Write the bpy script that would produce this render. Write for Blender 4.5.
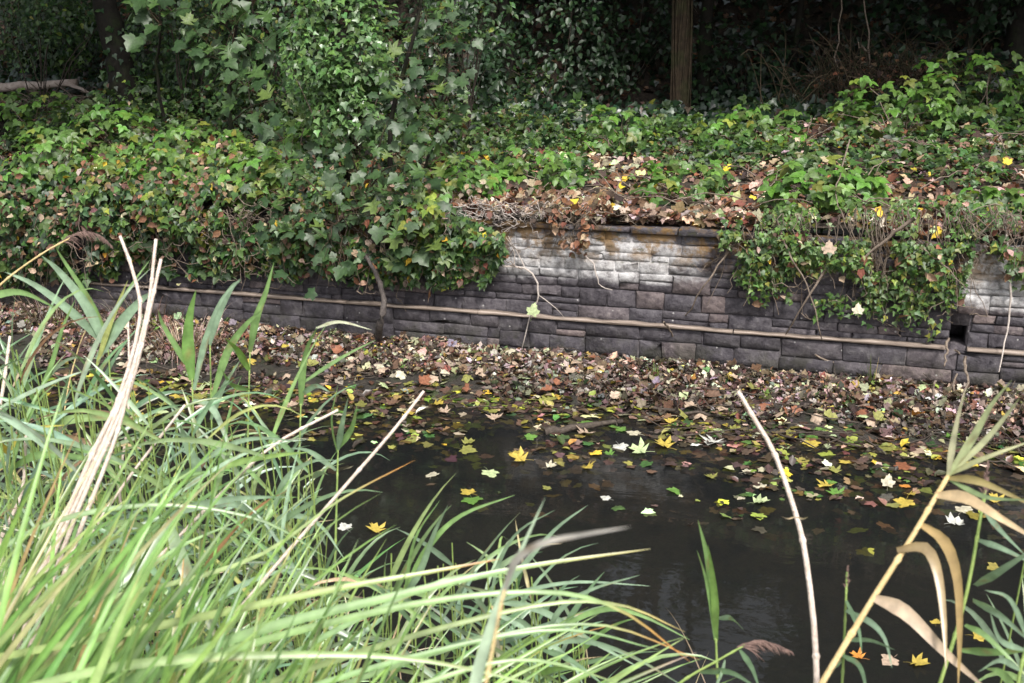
import bpy, bmesh, math, random
import numpy as np
from mathutils import Vector, Matrix

for o in list(bpy.data.objects):
    bpy.data.objects.remove(o)
SC = bpy.context.scene
COL = SC.collection
random.seed(7)
rng = np.random.default_rng(7)

# ------------------------------------------------------------------ camera
F_PX, Y_HOR, YAW = 1098.0, 20.0, math.radians(16.5)
PITCH = math.atan((341.5 - Y_HOR) / F_PX)
CAM = np.array([0.0, -8.56, 2.8])
cd = bpy.data.cameras.new('camera')
cd.sensor_width = 23.5
cd.lens = 23.5 * F_PX / 1024.0
cd.clip_start = 0.05
cd.clip_end = 600.0
cd.dof.use_dof = True
cd.dof.focus_distance = 8.6
cd.dof.aperture_fstop = 6.3
co = bpy.data.objects.new('camera', cd)
co.location = CAM
co.rotation_euler = (math.pi / 2 - PITCH, 0, YAW)
COL.objects.link(co)
SC.camera = co

# ------------------------------------------------------------------ sky and sun
SUN_EL, SUN_AZ = math.radians(53), math.radians(-58)     # azimuth from +X, towards the near bank on the right
W = bpy.data.worlds.new('World')
SC.world = W
W.use_nodes = True
wn, wl = W.node_tree.nodes, W.node_tree.links
wn.clear()
sky = wn.new('ShaderNodeTexSky')
sky.sky_type = 'NISHITA'
sky.sun_disc = False
sky.sun_elevation = SUN_EL
sun_dir = Vector((math.cos(SUN_EL) * math.cos(SUN_AZ), math.cos(SUN_EL) * math.sin(SUN_AZ), math.sin(SUN_EL)))
sky.sun_rotation = math.atan2(sun_dir.x, sun_dir.y)
sky.air_density = 1.0
sky.dust_density = 4.0
hs = wn.new('ShaderNodeHueSaturation')
hs.inputs['Saturation'].default_value = 0.35          # thin cloud over the whole sky
bg = wn.new('ShaderNodeBackground')
bg.inputs['Strength'].default_value = 0.115
wo = wn.new('ShaderNodeOutputWorld')
wl.new(sky.outputs[0], hs.inputs['Color'])
wl.new(hs.outputs[0], bg.inputs['Color'])
wl.new(bg.outputs[0], wo.inputs[0])
sl = bpy.data.lights.new('sun', 'SUN')
sl.energy = 2.2
sl.angle = math.radians(9)
sl.color = (1.0, 0.96, 0.9)
so = bpy.data.objects.new('sun', sl)
so.rotation_euler = (-sun_dir).to_track_quat('-Z', 'Y').to_euler()
so.location = (6, -6, 14)
COL.objects.link(so)

SC.render.engine = 'CYCLES'
SC.view_settings.view_transform = 'Standard'
SC.view_settings.look = 'None'
SC.view_settings.exposure = 1.08
SC.view_settings.gamma = 1.0
SC.view_settings.use_curve_mapping = False
SC.cycles.max_bounces = 6
SC.cycles.transparent_max_bounces = 8

# ------------------------------------------------------------------ helpers
_R = np.array([math.cos(YAW), math.sin(YAW), 0.0])
_FH = np.array([-math.sin(YAW), math.cos(YAW), 0.0])
_Z = np.array([0.0, 0.0, 1.0])
_F = _FH * math.cos(PITCH) - _Z * math.sin(PITCH)
_U = _FH * math.sin(PITCH) + _Z * math.cos(PITCH)


def ray(x, y):
    return _F + (x - 512.0) / F_PX * _R + (341.5 - y) / F_PX * _U


def at_y(x, y, Y=0.0):                     # measured picture point -> point of the upright plane Y
    d = ray(x, y)
    return CAM + d * ((Y - CAM[1]) / d[1])


def at_z(x, y, Z=0.0):
    d = ray(x, y)
    return CAM + d * ((Z - CAM[2]) / d[2])


def at_d(x, y, dep):
    return CAM + ray(x, y) * dep


def tag(o, label=None, cat=None, group=None, kind=None):
    if label: o['label'] = label
    if cat: o['category'] = cat
    if group: o['group'] = group
    if kind: o['kind'] = kind
    return o


def empty(name, loc=(0, 0, 0)):
    o = bpy.data.objects.new(name, None)
    o.location = loc
    o.empty_display_size = 0.1
    COL.objects.link(o)
    return o


def mesh_np(name, V, faces, mat=None, cols=None, smooth=False):
    """V (n,3); faces a list of int arrays, each (m,k)"""
    me = bpy.data.meshes.new(name)
    me.vertices.add(len(V))
    me.vertices.foreach_set('co', np.asarray(V, np.float32).ravel())
    loops, starts, tot = [], [], []
    n = 0
    for f in faces:
        f = np.asarray(f)
        if len(f) == 0: continue
        m, k = f.shape
        loops.append(f.ravel())
        starts.append(n + np.arange(m) * k)
        tot.append(np.full(m, k))
        n += m * k
    loops = np.concatenate(loops); starts = np.concatenate(starts); tot = np.concatenate(tot)
    me.loops.add(n)
    me.loops.foreach_set('vertex_index', loops.astype(np.int32))
    me.polygons.add(len(starts))
    me.polygons.foreach_set('loop_start', starts.astype(np.int32))
    me.polygons.foreach_set('loop_total', tot.astype(np.int32))
    if smooth:
        me.polygons.foreach_set('use_smooth', np.ones(len(starts), bool))
    me.update(calc_edges=True)
    if cols is not None:
        a = me.color_attributes.new('col', 'FLOAT_COLOR', 'POINT')
        c4 = np.ones((len(V), 4), np.float32)
        c4[:, :3] = cols
        a.data.foreach_set('color', c4.ravel())
    if mat: me.materials.append(mat)
    return me


def link(name, me, parent=None):
    o = bpy.data.objects.new(name, me)
    COL.objects.link(o)
    if parent is not None: o.parent = parent
    return o


class Geo:
    """collects pieces of one mesh"""
    def __init__(s):
        s.V, s.T, s.Q, s.C, s.n = [], [], [], [], 0

    def add(s, V, T=None, Q=None, col=(1, 1, 1)):
        V = np.asarray(V, float)
        s.V.append(V)
        if T is not None and len(T): s.T.append(np.asarray(T) + s.n)
        if Q is not None and len(Q): s.Q.append(np.asarray(Q) + s.n)
        c = np.asarray(col, float)
        s.C.append(np.broadcast_to(c, (len(V), 3)))
        s.n += len(V)

    def mesh(s, name, mat, smooth=False):
        fs = []
        if s.T: fs.append(np.concatenate(s.T))
        if s.Q: fs.append(np.concatenate(s.Q))
        return mesh_np(name, np.concatenate(s.V), fs, mat, np.concatenate(s.C), smooth)


def nrm(a):
    a = np.asarray(a, float)
    return a / np.maximum(np.linalg.norm(a, axis=-1, keepdims=True), 1e-9)


def catmull(P, n):
    P = np.asarray(P, float)
    if len(P) == 2:
        t = np.linspace(0, 1, n)[:, None]
        return P[0] * (1 - t) + P[1] * t
    Q = np.vstack([2 * P[0] - P[1], P, 2 * P[-1] - P[-2]])
    out = []
    for u in np.linspace(0, len(P) - 1 - 1e-6, n):
        i = int(u); t = u - i
        a, b, c, d = Q[i], Q[i + 1], Q[i + 2], Q[i + 3]
        out.append(0.5 * (2 * b + (c - a) * t + (2 * a - 5 * b + 4 * c - d) * t * t + (3 * b - a - 3 * c + d) * t ** 3))
    return np.array(out)


def tube(P, r, sides=6, cap=True):
    """P (n,3), r scalar or (n,) -> V,T,Q"""
    P = np.asarray(P, float); n = len(P)
    r = np.broadcast_to(np.asarray(r, float), (n,))
    T = nrm(np.gradient(P, axis=0))
    ref = np.array([0.3, 0.2, 1.0]) if abs(T[0][2]) < 0.8 else np.array([1.0, 0.2, 0.1])
    A = nrm(np.cross(T, ref)); B = np.cross(T, A)
    an = np.arange(sides) * 2 * math.pi / sides
    V = (P[:, None] + r[:, None, None] * (A[:, None] * np.cos(an)[None, :, None] + B[:, None] * np.sin(an)[None, :, None])).reshape(-1, 3)
    i = np.arange(n - 1)[:, None] * sides; j = np.arange(sides)[None]; k = (j + 1) % sides
    Q = np.stack([i + j, i + k, i + sides + k, i + sides + j], -1).reshape(-1, 4)
    Tt = []
    if cap:
        for s0 in (0, (n - 1) * sides):
            for q in range(1, sides - 1): Tt.append((s0, s0 + q, s0 + q + 1))
    return V, np.array(Tt).reshape(-1, 3).astype(int), Q


def rough_path(P, n, amp):
    C = catmull(P, n)
    w = np.sin(np.linspace(0, math.pi, n))[:, None]
    return C + rng.normal(0, amp, C.shape) * (0.25 + 0.75 * w)


def blade(P, width, face=None, fold=0.18, twist=0.0, taper=0.75, base=0.45):
    """long leaf along the curve P; a shallow V across -> V,Q"""
    P = np.asarray(P, float); n = len(P)
    T = nrm(np.gradient(P, axis=0))
    if face is None: face = np.array([0.0, 0.0, 1.0])
    S = nrm(np.cross(T, np.asarray(face, float) + 1e-4))
    N = np.cross(S, T)
    t = np.linspace(0, 1, n)
    if twist:
        a = (twist * t)[:, None]
        S, N = S * np.cos(a) + N * np.sin(a), N * np.cos(a) - S * np.sin(a)
    w = width * np.minimum(base + (1 - base) * t / 0.25, 1.0) * np.clip((1 - t) / (1 - 0.3), 0, 1) ** taper
    w = np.where(t < 0.3, width * np.minimum(base + (1 - base) * t / 0.25, 1.0), w)
    w = np.maximum(w, width * 0.03)[:, None] * 0.5
    V = np.stack([P - S * w + N * w * fold * 2, P, P + S * w + N * w * fold * 2], 1).reshape(-1, 3)
    i = np.arange(n - 1)[:, None] * 3
    Q = np.concatenate([np.concatenate([i, i + 1, i + 4, i + 3], 1), np.concatenate([i + 1, i + 2, i + 5, i + 4], 1)])
    return V, Q


def blade_cols(n, col, tip=None, spots=.03):
    """colours along a blade: pale midrib, weathered spots, an optional withered tip"""
    C = np.repeat(np.asarray(col, float)[None, None], n, 0).repeat(3, 1)
    C[:, 1] = C[:, 1] * 1.12 + .015
    C *= rng.normal(1, .07, (n, 1, 1))
    br = np.array((.30, .19, .09))
    hit = (rng.random((n, 3)) < spots)[..., None]
    C = np.where(hit, C * .4 + br * .6, C)
    if tip is not None:
        k = sstep(.70, .95, np.linspace(0, 1, n))[:, None, None]
        C = C * (1 - k) + np.asarray(tip)[None, None] * k
    return np.clip(C, 0, .85).reshape(-1, 3)


def droop_path(root, az, el, L, g, n=11, sway=0.0):
    d = np.array([math.cos(az) * math.cos(el), math.sin(az) * math.cos(el), math.sin(el)])
    P = [np.asarray(root, float)]
    ds = L / (n - 1)
    sw = np.array([-math.sin(az), math.cos(az), 0]) * sway
    for k in range(n - 1):
        P.append(P[-1] + d * ds)
        t = k / n
        d = nrm(d + np.array([0, 0, -g * (0.25 + t) * ds]) + sw * ds)
    return np.array(P)


# --- value noise for density masks and terrain
_perm = np.random.default_rng(3).random((64, 64))


def vnoise(x, y):
    x = np.asarray(x, float); y = np.asarray(y, float)
    xi = np.floor(x).astype(int); yi = np.floor(y).astype(int)
    fx = x - xi; fy = y - yi
    fx = fx * fx * (3 - 2 * fx); fy = fy * fy * (3 - 2 * fy)
    g = lambda a, b: _perm[a % 64, b % 64]
    return (g(xi, yi) * (1 - fx) + g(xi + 1, yi) * fx) * (1 - fy) + (g(xi, yi + 1) * (1 - fx) + g(xi + 1, yi + 1) * fx) * fy


def fbm(x, y):
    return 0.55 * vnoise(x, y) + 0.3 * vnoise(x * 2.1 + 7, y * 2.1 + 3) + 0.15 * vnoise(x * 4.3 + 1, y * 4.3 + 9)


def sstep(a, b, x):
    t = np.clip((np.asarray(x, float) - a) / (b - a), 0, 1)
    return t * t * (3 - 2 * t)


# ------------------------------------------------------------------ terrain heights
def water_edge(X):                       # Y where the mud shelf dips under the water
    return -0.95 - 0.03 * np.asarray(X) * 0 + 0.35 * (vnoise(np.asarray(X) * 1.3 + 5, 0.5) - 0.5) - 0.25 * sstep(-2.0, -5.0, X)


def near_edge(X):                        # Y where the near bank comes out of the water
    return -5.9 + 0.5 * (vnoise(np.asarray(X) * 0.9, 8.5) - 0.5) + 0.55 * sstep(-1.2, -3.2, X)


def h_bed(X, Y):
    X = np.asarray(X, float); Y = np.asarray(Y, float)
    we = water_edge(X); ne = near_edge(X)
    far = 0.15 * (1 - (Y / we)) + 0.06 * (fbm(X * 2.2, Y * 2.2 + 4) - 0.45)
    far = np.where(Y < we, -0.55 * sstep(0, 1.7, we - Y) - 0.05 * (we - Y), far)
    near = np.where(Y < ne, 1.15 * sstep(-0.1, 2.1, ne - Y), -0.5 * sstep(-0.1, 1.2, Y - ne))
    mid = -5.0
    z = np.where(Y > -4.0, far, near + 0.05 * (fbm(X * 2, Y * 2) - 0.5))
    w = sstep(-4.4, -3.6, Y)
    z = far * w + (near + 0.05 * (fbm(X * 2, Y * 2) - 0.5)) * (1 - w)
    return z


def h_bank(X, Y):
    X = np.asarray(X, float); Y = np.asarray(Y, float)
    left = sstep(-1.0, -5.0, X)
    z0 = 1.20 + 0.05 * sstep(-1.5, 0.5, X)
    z = z0 + (0.05 + 0.07 * sstep(-4.6, -6.6, X) + 0.09 * sstep(-1.8, 0.8, X)) * Y + 0.16 * (fbm(X * 0.8, Y * 0.8) - 0.45) * sstep(0.1, 1.2, Y)
    start = 6.4 - 1.6 * left
    z = z + 0.62 * np.maximum(Y - start, 0) * sstep(start, start + 2.5, Y) * sstep(60, 14, Y)
    z = z + 1.0 * (fbm(X * 0.25, Y * 0.25) - 0.4) * sstep(6, 12, Y)
    return z


# ------------------------------------------------------------------ materials
def new_mat(name):
    m = bpy.data.materials.new(name)
    m.use_nodes = True
    n, l = m.node_tree.nodes, m.node_tree.links
    p = n['Principled BSDF']
    return m, n, l, p


def noise_node(n, l, scale, detail=4, coord=None, rough=0.6):
    t = n.new('ShaderNodeTexNoise')
    t.inputs['Scale'].default_value = scale
    t.inputs['Detail'].default_value = detail
    t.inputs['Roughness'].default_value = rough
    if coord is not None: l.new(coord, t.inputs['Vector'])
    return t


def ramp(n, l, src, stops):
    r = n.new('ShaderNodeValToRGB')
    el = r.color_ramp.elements
    el[0].position, el[0].color = stops[0][0], (*stops[0][1], 1)
    el[1].position, el[1].color = stops[-1][0], (*stops[-1][1], 1)
    for p, c in stops[1:-1]:
        e = el.new(p); e.color = (*c, 1)
    l.new(src, r.inputs[0])
    return r


def mixc(n, l, fac, a, b, mode='MIX'):
    m = n.new('ShaderNodeMix')
    m.data_type = 'RGBA'; m.blend_type = mode
    for sock, v in ((m.inputs[0], fac), (m.inputs[6], a), (m.inputs[7], b)):
        if hasattr(v, 'default_value'): l.new(v, sock)
        else: sock.default_value = v if not isinstance(v, tuple) else (*v, 1) if len(v) == 3 else v
    return m.outputs[2]


def bump(n, l, p, src, strength, dist):
    b = n.new('ShaderNodeBump')
    b.inputs['Strength'].default_value = strength
    b.inputs['Distance'].default_value = dist
    l.new(src, b.inputs['Height'])
    l.new(b.outputs[0], p.inputs['Normal'])


def leaf_mat(name, color=None, rough=0.45, trans=0.3, var=0.35, scale=35.0, spec=0.5):
    """a leaf: colour from the leaf's own colour attribute (or fixed), blotchy, light passing through"""
    m, n, l, p = new_mat(name)
    g = n.new('ShaderNodeNewGeometry')
    if color is None:
        a = n.new('ShaderNodeAttribute'); a.attribute_name = 'col'
        src = a.outputs['Color']
    else:
        r = n.new('ShaderNodeRGB'); r.outputs[0].default_value = (*color, 1); src = r.outputs[0]
    t = noise_node(n, l, scale, 3, g.outputs['Position'])
    rr = ramp(n, l, t.outputs['Fac'], [(0.3, (1 - var,) * 3), (0.7, (1 + var * 0.6,) * 3)])
    c = mixc(n, l, 1.0, src, rr.outputs[0], 'MULTIPLY')
    l.new(c, p.inputs['Base Color'])
    p.inputs['Roughness'].default_value = rough
    p.inputs['Specular IOR Level'].default_value = spec
    if trans > 0:
        tr = n.new('ShaderNodeBsdfTranslucent')
        l.new(mixc(n, l, 1.0, c, (1.2, 1.25, 0.7), 'MULTIPLY'), tr.inputs['Color'])
        ms = n.new('ShaderNodeMixShader'); ms.inputs[0].default_value = trans
        l.new(p.outputs[0], ms.inputs[1]); l.new(tr.outputs[0], ms.inputs[2])
        l.new(ms.outputs[0], n['Material Output'].inputs[0])
    return m


M = {}
M['leaf'] = leaf_mat('green_leaf')
M['ivy'] = leaf_mat('ivy_leaf', rough=0.33, trans=0.12, var=0.3)
M['dead'] = leaf_mat('dead_leaf', rough=0.75, trans=0.12, var=0.45, scale=60, spec=0.25)
M['reed'] = leaf_mat('reed_blade', rough=0.33, trans=0.32, var=0.30, scale=32, spec=0.7)
M['float'] = leaf_mat('floating_leaf', rough=0.4, trans=0.05, var=0.4, scale=45)


def wood_mat(name, c1, c2, rough=0.85, scale=18.0, moss=0.0):
    m, n, l, p = new_mat(name)
    g = n.new('ShaderNodeNewGeometry')
    t = noise_node(n, l, scale, 6, g.outputs['Position'], 0.7)
    c = ramp(n, l, t.outputs['Fac'], [(0.3, c1), (0.7, c2)]).outputs[0]
    if moss:
        t2 = noise_node(n, l, 5, 4, g.outputs['Position'])
        r2 = ramp(n, l, t2.outputs['Fac'], [(0.5, (0, 0, 0)), (0.65, (moss,) * 3)])
        c = mixc(n, l, r2.outputs[0], c, (0.03, 0.05, 0.012))
    l.new(c, p.inputs['Base Color'])
    p.inputs['Roughness'].default_value = rough
    p.inputs['Specular IOR Level'].default_value = 0.25
    bump(n, l, p, t.outputs['Fac'], 0.8, 0.01)
    return m


M['bark'] = wood_mat('dark_bark', (0.008, 0.007, 0.006), (0.026, 0.022, 0.017), moss=0.4)
M['bark_brown'] = wood_mat('brown_bark', (0.018, 0.013, 0.009), (0.085, 0.06, 0.038), scale=14, moss=.35)
M['log'] = wood_mat('log_bark', (0.22, 0.17, 0.14), (0.50, 0.42, 0.37), scale=10)
M['twig'] = wood_mat('twig', (0.10, 0.075, 0.055), (0.26, 0.21, 0.17), scale=40)
M['darktwig'] = wood_mat('wet_twig', (0.03, 0.024, 0.02), (0.10, 0.08, 0.065), scale=40)
M['stake'] = wood_mat('stake_bark', (0.03, 0.026, 0.025), (0.13, 0.11, 0.10), scale=30)
M['straw'] = wood_mat('dry_stalk', (0.55, 0.44, 0.36), (0.80, 0.68, 0.60), rough=0.6, scale=60)
M['straw_warm'] = wood_mat('dry_reed_stem', (0.50, 0.36, 0.16), (0.66, 0.52, 0.28), rough=0.55, scale=30)
M['greenstem'] = wood_mat('green_stem', (0.16, 0.24, 0.07), (0.26, 0.34, 0.10), rough=0.5, scale=20)
M['plume'] = wood_mat('seed_plume', (0.10, 0.065, 0.06), (0.26, 0.17, 0.14), rough=0.8, scale=60)
M['root'] = wood_mat('pale_root', (0.30, 0.26, 0.23), (0.52, 0.46, 0.42), scale=40)


def soil_mat():
    m, n, l, p = new_mat('soil')
    g = n.new('ShaderNodeNewGeometry')
    t = noise_node(n, l, 9, 8, g.outputs['Position'], 0.7)
    c = ramp(n, l, t.outputs['Fac'], [(0.3, (0.012, 0.010, 0.008)), (0.5, (0.035, 0.026, 0.018)), (0.72, (0.075, 0.055, 0.04))])
    l.new(c.outputs[0], p.inputs['Base Color'])
    p.inputs['Roughness'].default_value = 0.95
    bump(n, l, p, t.outputs['Fac'], 1.0, 0.05)
    return m


def mud_mat():
    m, n, l, p = new_mat('wet_mud')
    g = n.new('ShaderNodeNewGeometry')
    t = noise_node(n, l, 14, 8, g.outputs['Position'], 0.7)
    c = ramp(n, l, t.outputs['Fac'], [(0.3, (0.010, 0.009, 0.008)), (0.7, (0.045, 0.038, 0.03))])
    t2 = noise_node(n, l, 4, 3, g.outputs['Position'])
    r2 = ramp(n, l, t2.outputs['Fac'], [(0.55, (0, 0, 0)), (0.68, (0.7, 0.7, 0.7))])
    l.new(mixc(n, l, r2.outputs[0], c.outputs[0], (0.02, 0.03, 0.01)), p.inputs['Base Color'])
    p.inputs['Roughness'].default_value = 0.6
    bump(n, l, p, t.outputs['Fac'], 0.9, 0.03)
    return m


M['soil'] = soil_mat()
M['mud'] = mud_mat()


def stone_mat():
    m, n, l, p = new_mat('wall_stone')
    g = n.new('ShaderNodeNewGeometry')
    pos = g.outputs['Position']
    oi = n.new('ShaderNodeObjectInfo')
    t = noise_node(n, l, 16, 8, pos, 0.72)
    base = ramp(n, l, t.outputs['Fac'], [(0.28, (0.022, 0.019, 0.023)), (0.45, (0.062, 0.056, 0.064)), (0.6, (0.10, 0.092, 0.10)), (0.75, (0.19, 0.18, 0.18))])
    rv = ramp(n, l, oi.outputs['Random'], [(0.0, (0.7, 0.68, 0.7)), (0.6, (1.0, 1.0, 1.02)), (0.85, (1.25, 1.2, 1.18)), (1.0, (1.9, 1.65, 1.45))])
    c = mixc(n, l, 1.0, base.outputs[0], rv.outputs[0], 'MULTIPLY')
    # limewash left on the upper courses: a stain with its own edges
    sx = n.new('ShaderNodeSeparateXYZ'); l.new(pos, sx.inputs[0])
    mp = n.new('ShaderNodeMapping'); mp.inputs['Scale'].default_value = (1.5, 1.0, 2.2); l.new(pos, mp.inputs['Vector'])
    t2 = noise_node(n, l, 2.1, 7, mp.outputs[0], 0.68)

    def mr(src, a, b, c0=0.0, d0=1.0):
        q = n.new('ShaderNodeMapRange'); q.interpolation_type = 'SMOOTHSTEP'
        for k, v in enumerate((a, b, c0, d0)): q.inputs[k + 1].default_value = v
        l.new(src, q.inputs[0]); return q.outputs[0]

    def mth(op, a, b):
        q = n.new('ShaderNodeMath'); q.operation = op
        for k, v in enumerate((a, b)):
            if hasattr(v, 'default_value'): l.new(v, q.inputs[k])
            else: q.inputs[k].default_value = v
        return q.outputs[0]
    low = mr(sx.outputs[2], 0.62, 0.86)
    high = mr(sx.outputs[2], 1.18, 1.04, 0.55, 1.0)
    lft = mth('MULTIPLY', mr(sx.outputs[0], -2.95, -2.7), mr(sx.outputs[0], -0.75, -1.3, 0.45, 1.0))
    lft = mth('ADD', lft, mth('MULTIPLY', mr(sx.outputs[0], .85, 1.05), .8))
    zone = mth('MULTIPLY', mth('MULTIPLY', low, high), lft)
    lime = mr(mth('ADD', t2.outputs['Fac'], mth('MULTIPLY', zone, 0.50)), 0.74, 0.94)
    lime = mth('MULTIPLY', lime, zone)
    t4 = noise_node(n, l, 13, 8, pos, 0.75)
    limec = ramp(n, l, t4.outputs['Fac'], [(0.32, (0.13, 0.12, 0.12)), (0.47, (0.36, 0.35, 0.35)), (0.66, (0.64, 0.63, 0.63))])
    c = mixc(n, l, mth('MULTIPLY', lime, 0.9), c, limec.outputs[0])
    # ochre lichen and moss
    t3 = noise_node(n, l, 5.5, 6, pos, 0.7)
    li = mth('MULTIPLY', mr(t3.outputs['Fac'], 0.44, 0.58), mr(sx.outputs[2], 0.85, 1.05))
    c = mixc(n, l, mth('MULTIPLY', li, 0.8), c, (0.17, 0.095, 0.025))
    t5 = noise_node(n, l, 7.5, 5, mp.outputs[0], 0.7)
    ms = mth('MULTIPLY', mr(t5.outputs['Fac'], 0.56, 0.66), mr(sx.outputs[2], 0.7, 1.0))
    c = mixc(n, l, mth('MULTIPLY', ms, 0.6), c, (0.05, 0.052, 0.018))
    al = mth('MULTIPLY', mr(t3.outputs['Fac'], 0.42, 0.6), mr(sx.outputs[2], 0.45, 0.15))
    c = mixc(n, l, mth('MULTIPLY', al, 0.55), c, (0.035, 0.036, 0.018))
    # pale flecks
    vo = n.new('ShaderNodeTexVoronoi'); vo.inputs['Scale'].default_value = 9; l.new(pos, vo.inputs['Vector'])
    fl = mr(vo.outputs['Distance'], 0.09, 0.05)
    c = mixc(n, l, mth('MULTIPLY', fl, 0.5), c, (0.5, 0.49, 0.47))
    l.new(c, p.inputs['Base Color'])
    p.inputs['Roughness'].default_value = 0.85
    p.inputs['Specular IOR Level'].default_value = 0.3
    bump(n, l, p, mth('ADD', t.outputs['Fac'], mth('MULTIPLY', t4.outputs['Fac'], .5)), 1.0, 0.022)
    return m


M['stone'] = stone_mat()
M['mortar'] = wood_mat('old_mortar', (0.012, 0.011, 0.011), (0.05, 0.045, 0.042), scale=30)


def board_mat():
    m, n, l, p = new_mat('weathered_timber')
    g = n.new('ShaderNodeNewGeometry')
    mp = n.new('ShaderNodeMapping'); mp.inputs['Scale'].default_value = (2.5, 40, 60); l.new(g.outputs['Position'], mp.inputs['Vector'])
    t = noise_node(n, l, 1.5, 7, mp.outputs[0], 0.7)
    c = ramp(n, l, t.outputs['Fac'], [(0.28, (0.07, 0.05, 0.04)), (0.5, (0.24, 0.19, 0.155)), (0.75, (0.44, 0.37, 0.32))])
    l.new(c.outputs[0], p.inputs['Base Color'])
    p.inputs['Roughness'].default_value = 0.8
    bump(n, l, p, t.outputs['Fac'], 0.7, 0.006)
    return m


M['board'] = board_mat()


def water_mat():
    m, n, l, p = new_mat('canal_water')
    out = n['Material Output']
    n.remove(p)
    g = n.new('ShaderNodeNewGeometry')
    mp = n.new('ShaderNodeMapping'); mp.inputs['Scale'].default_value = (1.0, 2.2, 1.0); l.new(g.outputs['Position'], mp.inputs['Vector'])
    t = noise_node(n, l, 3.2, 3, mp.outputs[0], 0.5)
    t.inputs['Distortion'].default_value = 0.6
    t2 = noise_node(n, l, 22, 2, mp.outputs[0], 0.5)
    ad = n.new('ShaderNodeMath'); ad.operation = 'MULTIPLY_ADD'; l.new(t2.outputs['Fac'], ad.inputs[0]); ad.inputs[1].default_value = 0.05; l.new(t.outputs['Fac'], ad.inputs[2])
    b = n.new('ShaderNodeBump'); b.inputs['Strength'].default_value = 0.05; b.inputs['Distance'].default_value = 0.03
    l.new(ad.outputs[0], b.inputs['Height'])
    fr = n.new('ShaderNodeFresnel'); fr.inputs['IOR'].default_value = 1.333; l.new(b.outputs[0], fr.inputs['Normal'])
    gl = n.new('ShaderNodeBsdfGlossy'); gl.inputs['Roughness'].default_value = 0.0; l.new(b.outputs[0], gl.inputs['Normal'])
    tr = n.new('ShaderNodeBsdfTransparent'); tr.inputs['Color'].default_value = (0.62, 0.58, 0.46, 1)
    df = n.new('ShaderNodeBsdfDiffuse'); df.inputs['Color'].default_value = (0.021, 0.023, 0.0235, 1)
    body = n.new('ShaderNodeMixShader'); body.inputs[0].default_value = 0.42
    l.new(tr.outputs[0], body.inputs[1]); l.new(df.outputs[0], body.inputs[2])
    ms = n.new('ShaderNodeMixShader')
    l.new(fr.outputs[0], ms.inputs[0]); l.new(body.outputs[0], ms.inputs[1]); l.new(gl.outputs[0], ms.inputs[2])
    l.new(ms.outputs[0], out.inputs[0])
    return m


M['water'] = water_mat()


# ------------------------------------------------------------------ leaf shapes (base at origin, tip +Y, face +Z)
def fan_leaf(half, center, cup=0.25, droop=0.25, wave=0.0):
    right = [np.array(p) for p in half]
    left = [np.array((-p[0], p[1])) for p in half[-2:0:-1]]
    ring = np.array(right + left)
    V = np.vstack([[center], ring])
    x, y = V[:, 0], V[:, 1]
    z = cup * np.abs(x) - droop * y * y + wave * np.sin(7 * x + 5 * y)
    V3 = np.column_stack([x, y, z])
    k = len(ring)
    T = np.array([(0, 1 + i, 1 + (i + 1) % k) for i in range(k)])
    return V3, T


MAPLE = [(0, 0.0), (0.15, -0.10), (0.37, -0.10), (0.36, 0.08), (0.50, 0.14), (0.60, 0.36), (0.46, 0.43), (0.32, 0.48), (0.34, 0.66), (0.18, 0.80), (0, 1.0)]
MAPLE_B = [(0, 0.0), (0.18, -0.06), (0.40, -0.08), (0.36, 0.10), (0.52, 0.22), (0.56, 0.46), (0.36, 0.46), (0.26, 0.56), (0.22, 0.78), (0.10, 0.82), (0, 1.0)]
L_MAPLE = fan_leaf(MAPLE, (0, 0.28), 0.18, 0.22)
L_MAPLE2 = fan_leaf(MAPLE_B, (0, 0.30), -0.12, 0.12, 0.03)
L_MAPLE_FLAT = fan_leaf(MAPLE, (0, 0.28), 0.03, 0.02, 0.012)
L_MAPLE_FLAT2 = fan_leaf(MAPLE_B, (0, 0.30), 0.05, -0.03, 0.015)
L_MAPLE_FOLD = fan_leaf([(x * (.75 + .3 * (i % 3)), y) for i, (x, y) in enumerate(MAPLE_B)], (0, 0.33), 0.42, -0.25, 0.05)
L_MAPLE_DRY = fan_leaf(MAPLE, (0, 0.28), 0.55, -0.35, 0.06)
L_MAPLE_DRY2 = fan_leaf(MAPLE_B, (0, 0.3), -0.5, 0.45, 0.08)
L_IVY = fan_leaf([(0, 0), (0.26, -0.10), (0.50, 0.20), (0.24, 0.42), (0, 1.0)], (0, 0.25), 0.15, 0.15)
L_OVAL = fan_leaf([(0, 0), (0.24, 0.22), (0.27, 0.55), (0, 1.0)], (0, 0.45), 0.3, 0.2)
L_CURL = fan_leaf([(0, 0), (0.26, 0.15), (0.34, 0.5), (0.15, 0.75), (0, 1.0)], (0, 0.4), 0.8, -0.4, 0.05)


def trifoliate():
    V0, T0 = fan_leaf([(0, 0), (0.20, 0.10), (0.34, 0.34), (0.28, 0.62), (0.12, 0.84), (0, 1.0)], (0, 0.42), 0.2, 0.2)
    Vs, Ts, n = [], [], 0
    for a, s, oy in ((0, 0.62, 0.22), (1.25, 0.5, 0.16), (-1.25, 0.5, 0.16)):
        V = V0 * s
        c, q = math.cos(a), math.sin(a)
        V = np.column_stack([V[:, 0] * c + V[:, 1] * q, -V[:, 0] * q + V[:, 1] * c + oy, V[:, 2]])
        Vs.append(V); Ts.append(T0 + n); n += len(V)
    return np.vstack(Vs), np.vstack(Ts)


L_TRI = trifoliate()


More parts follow.
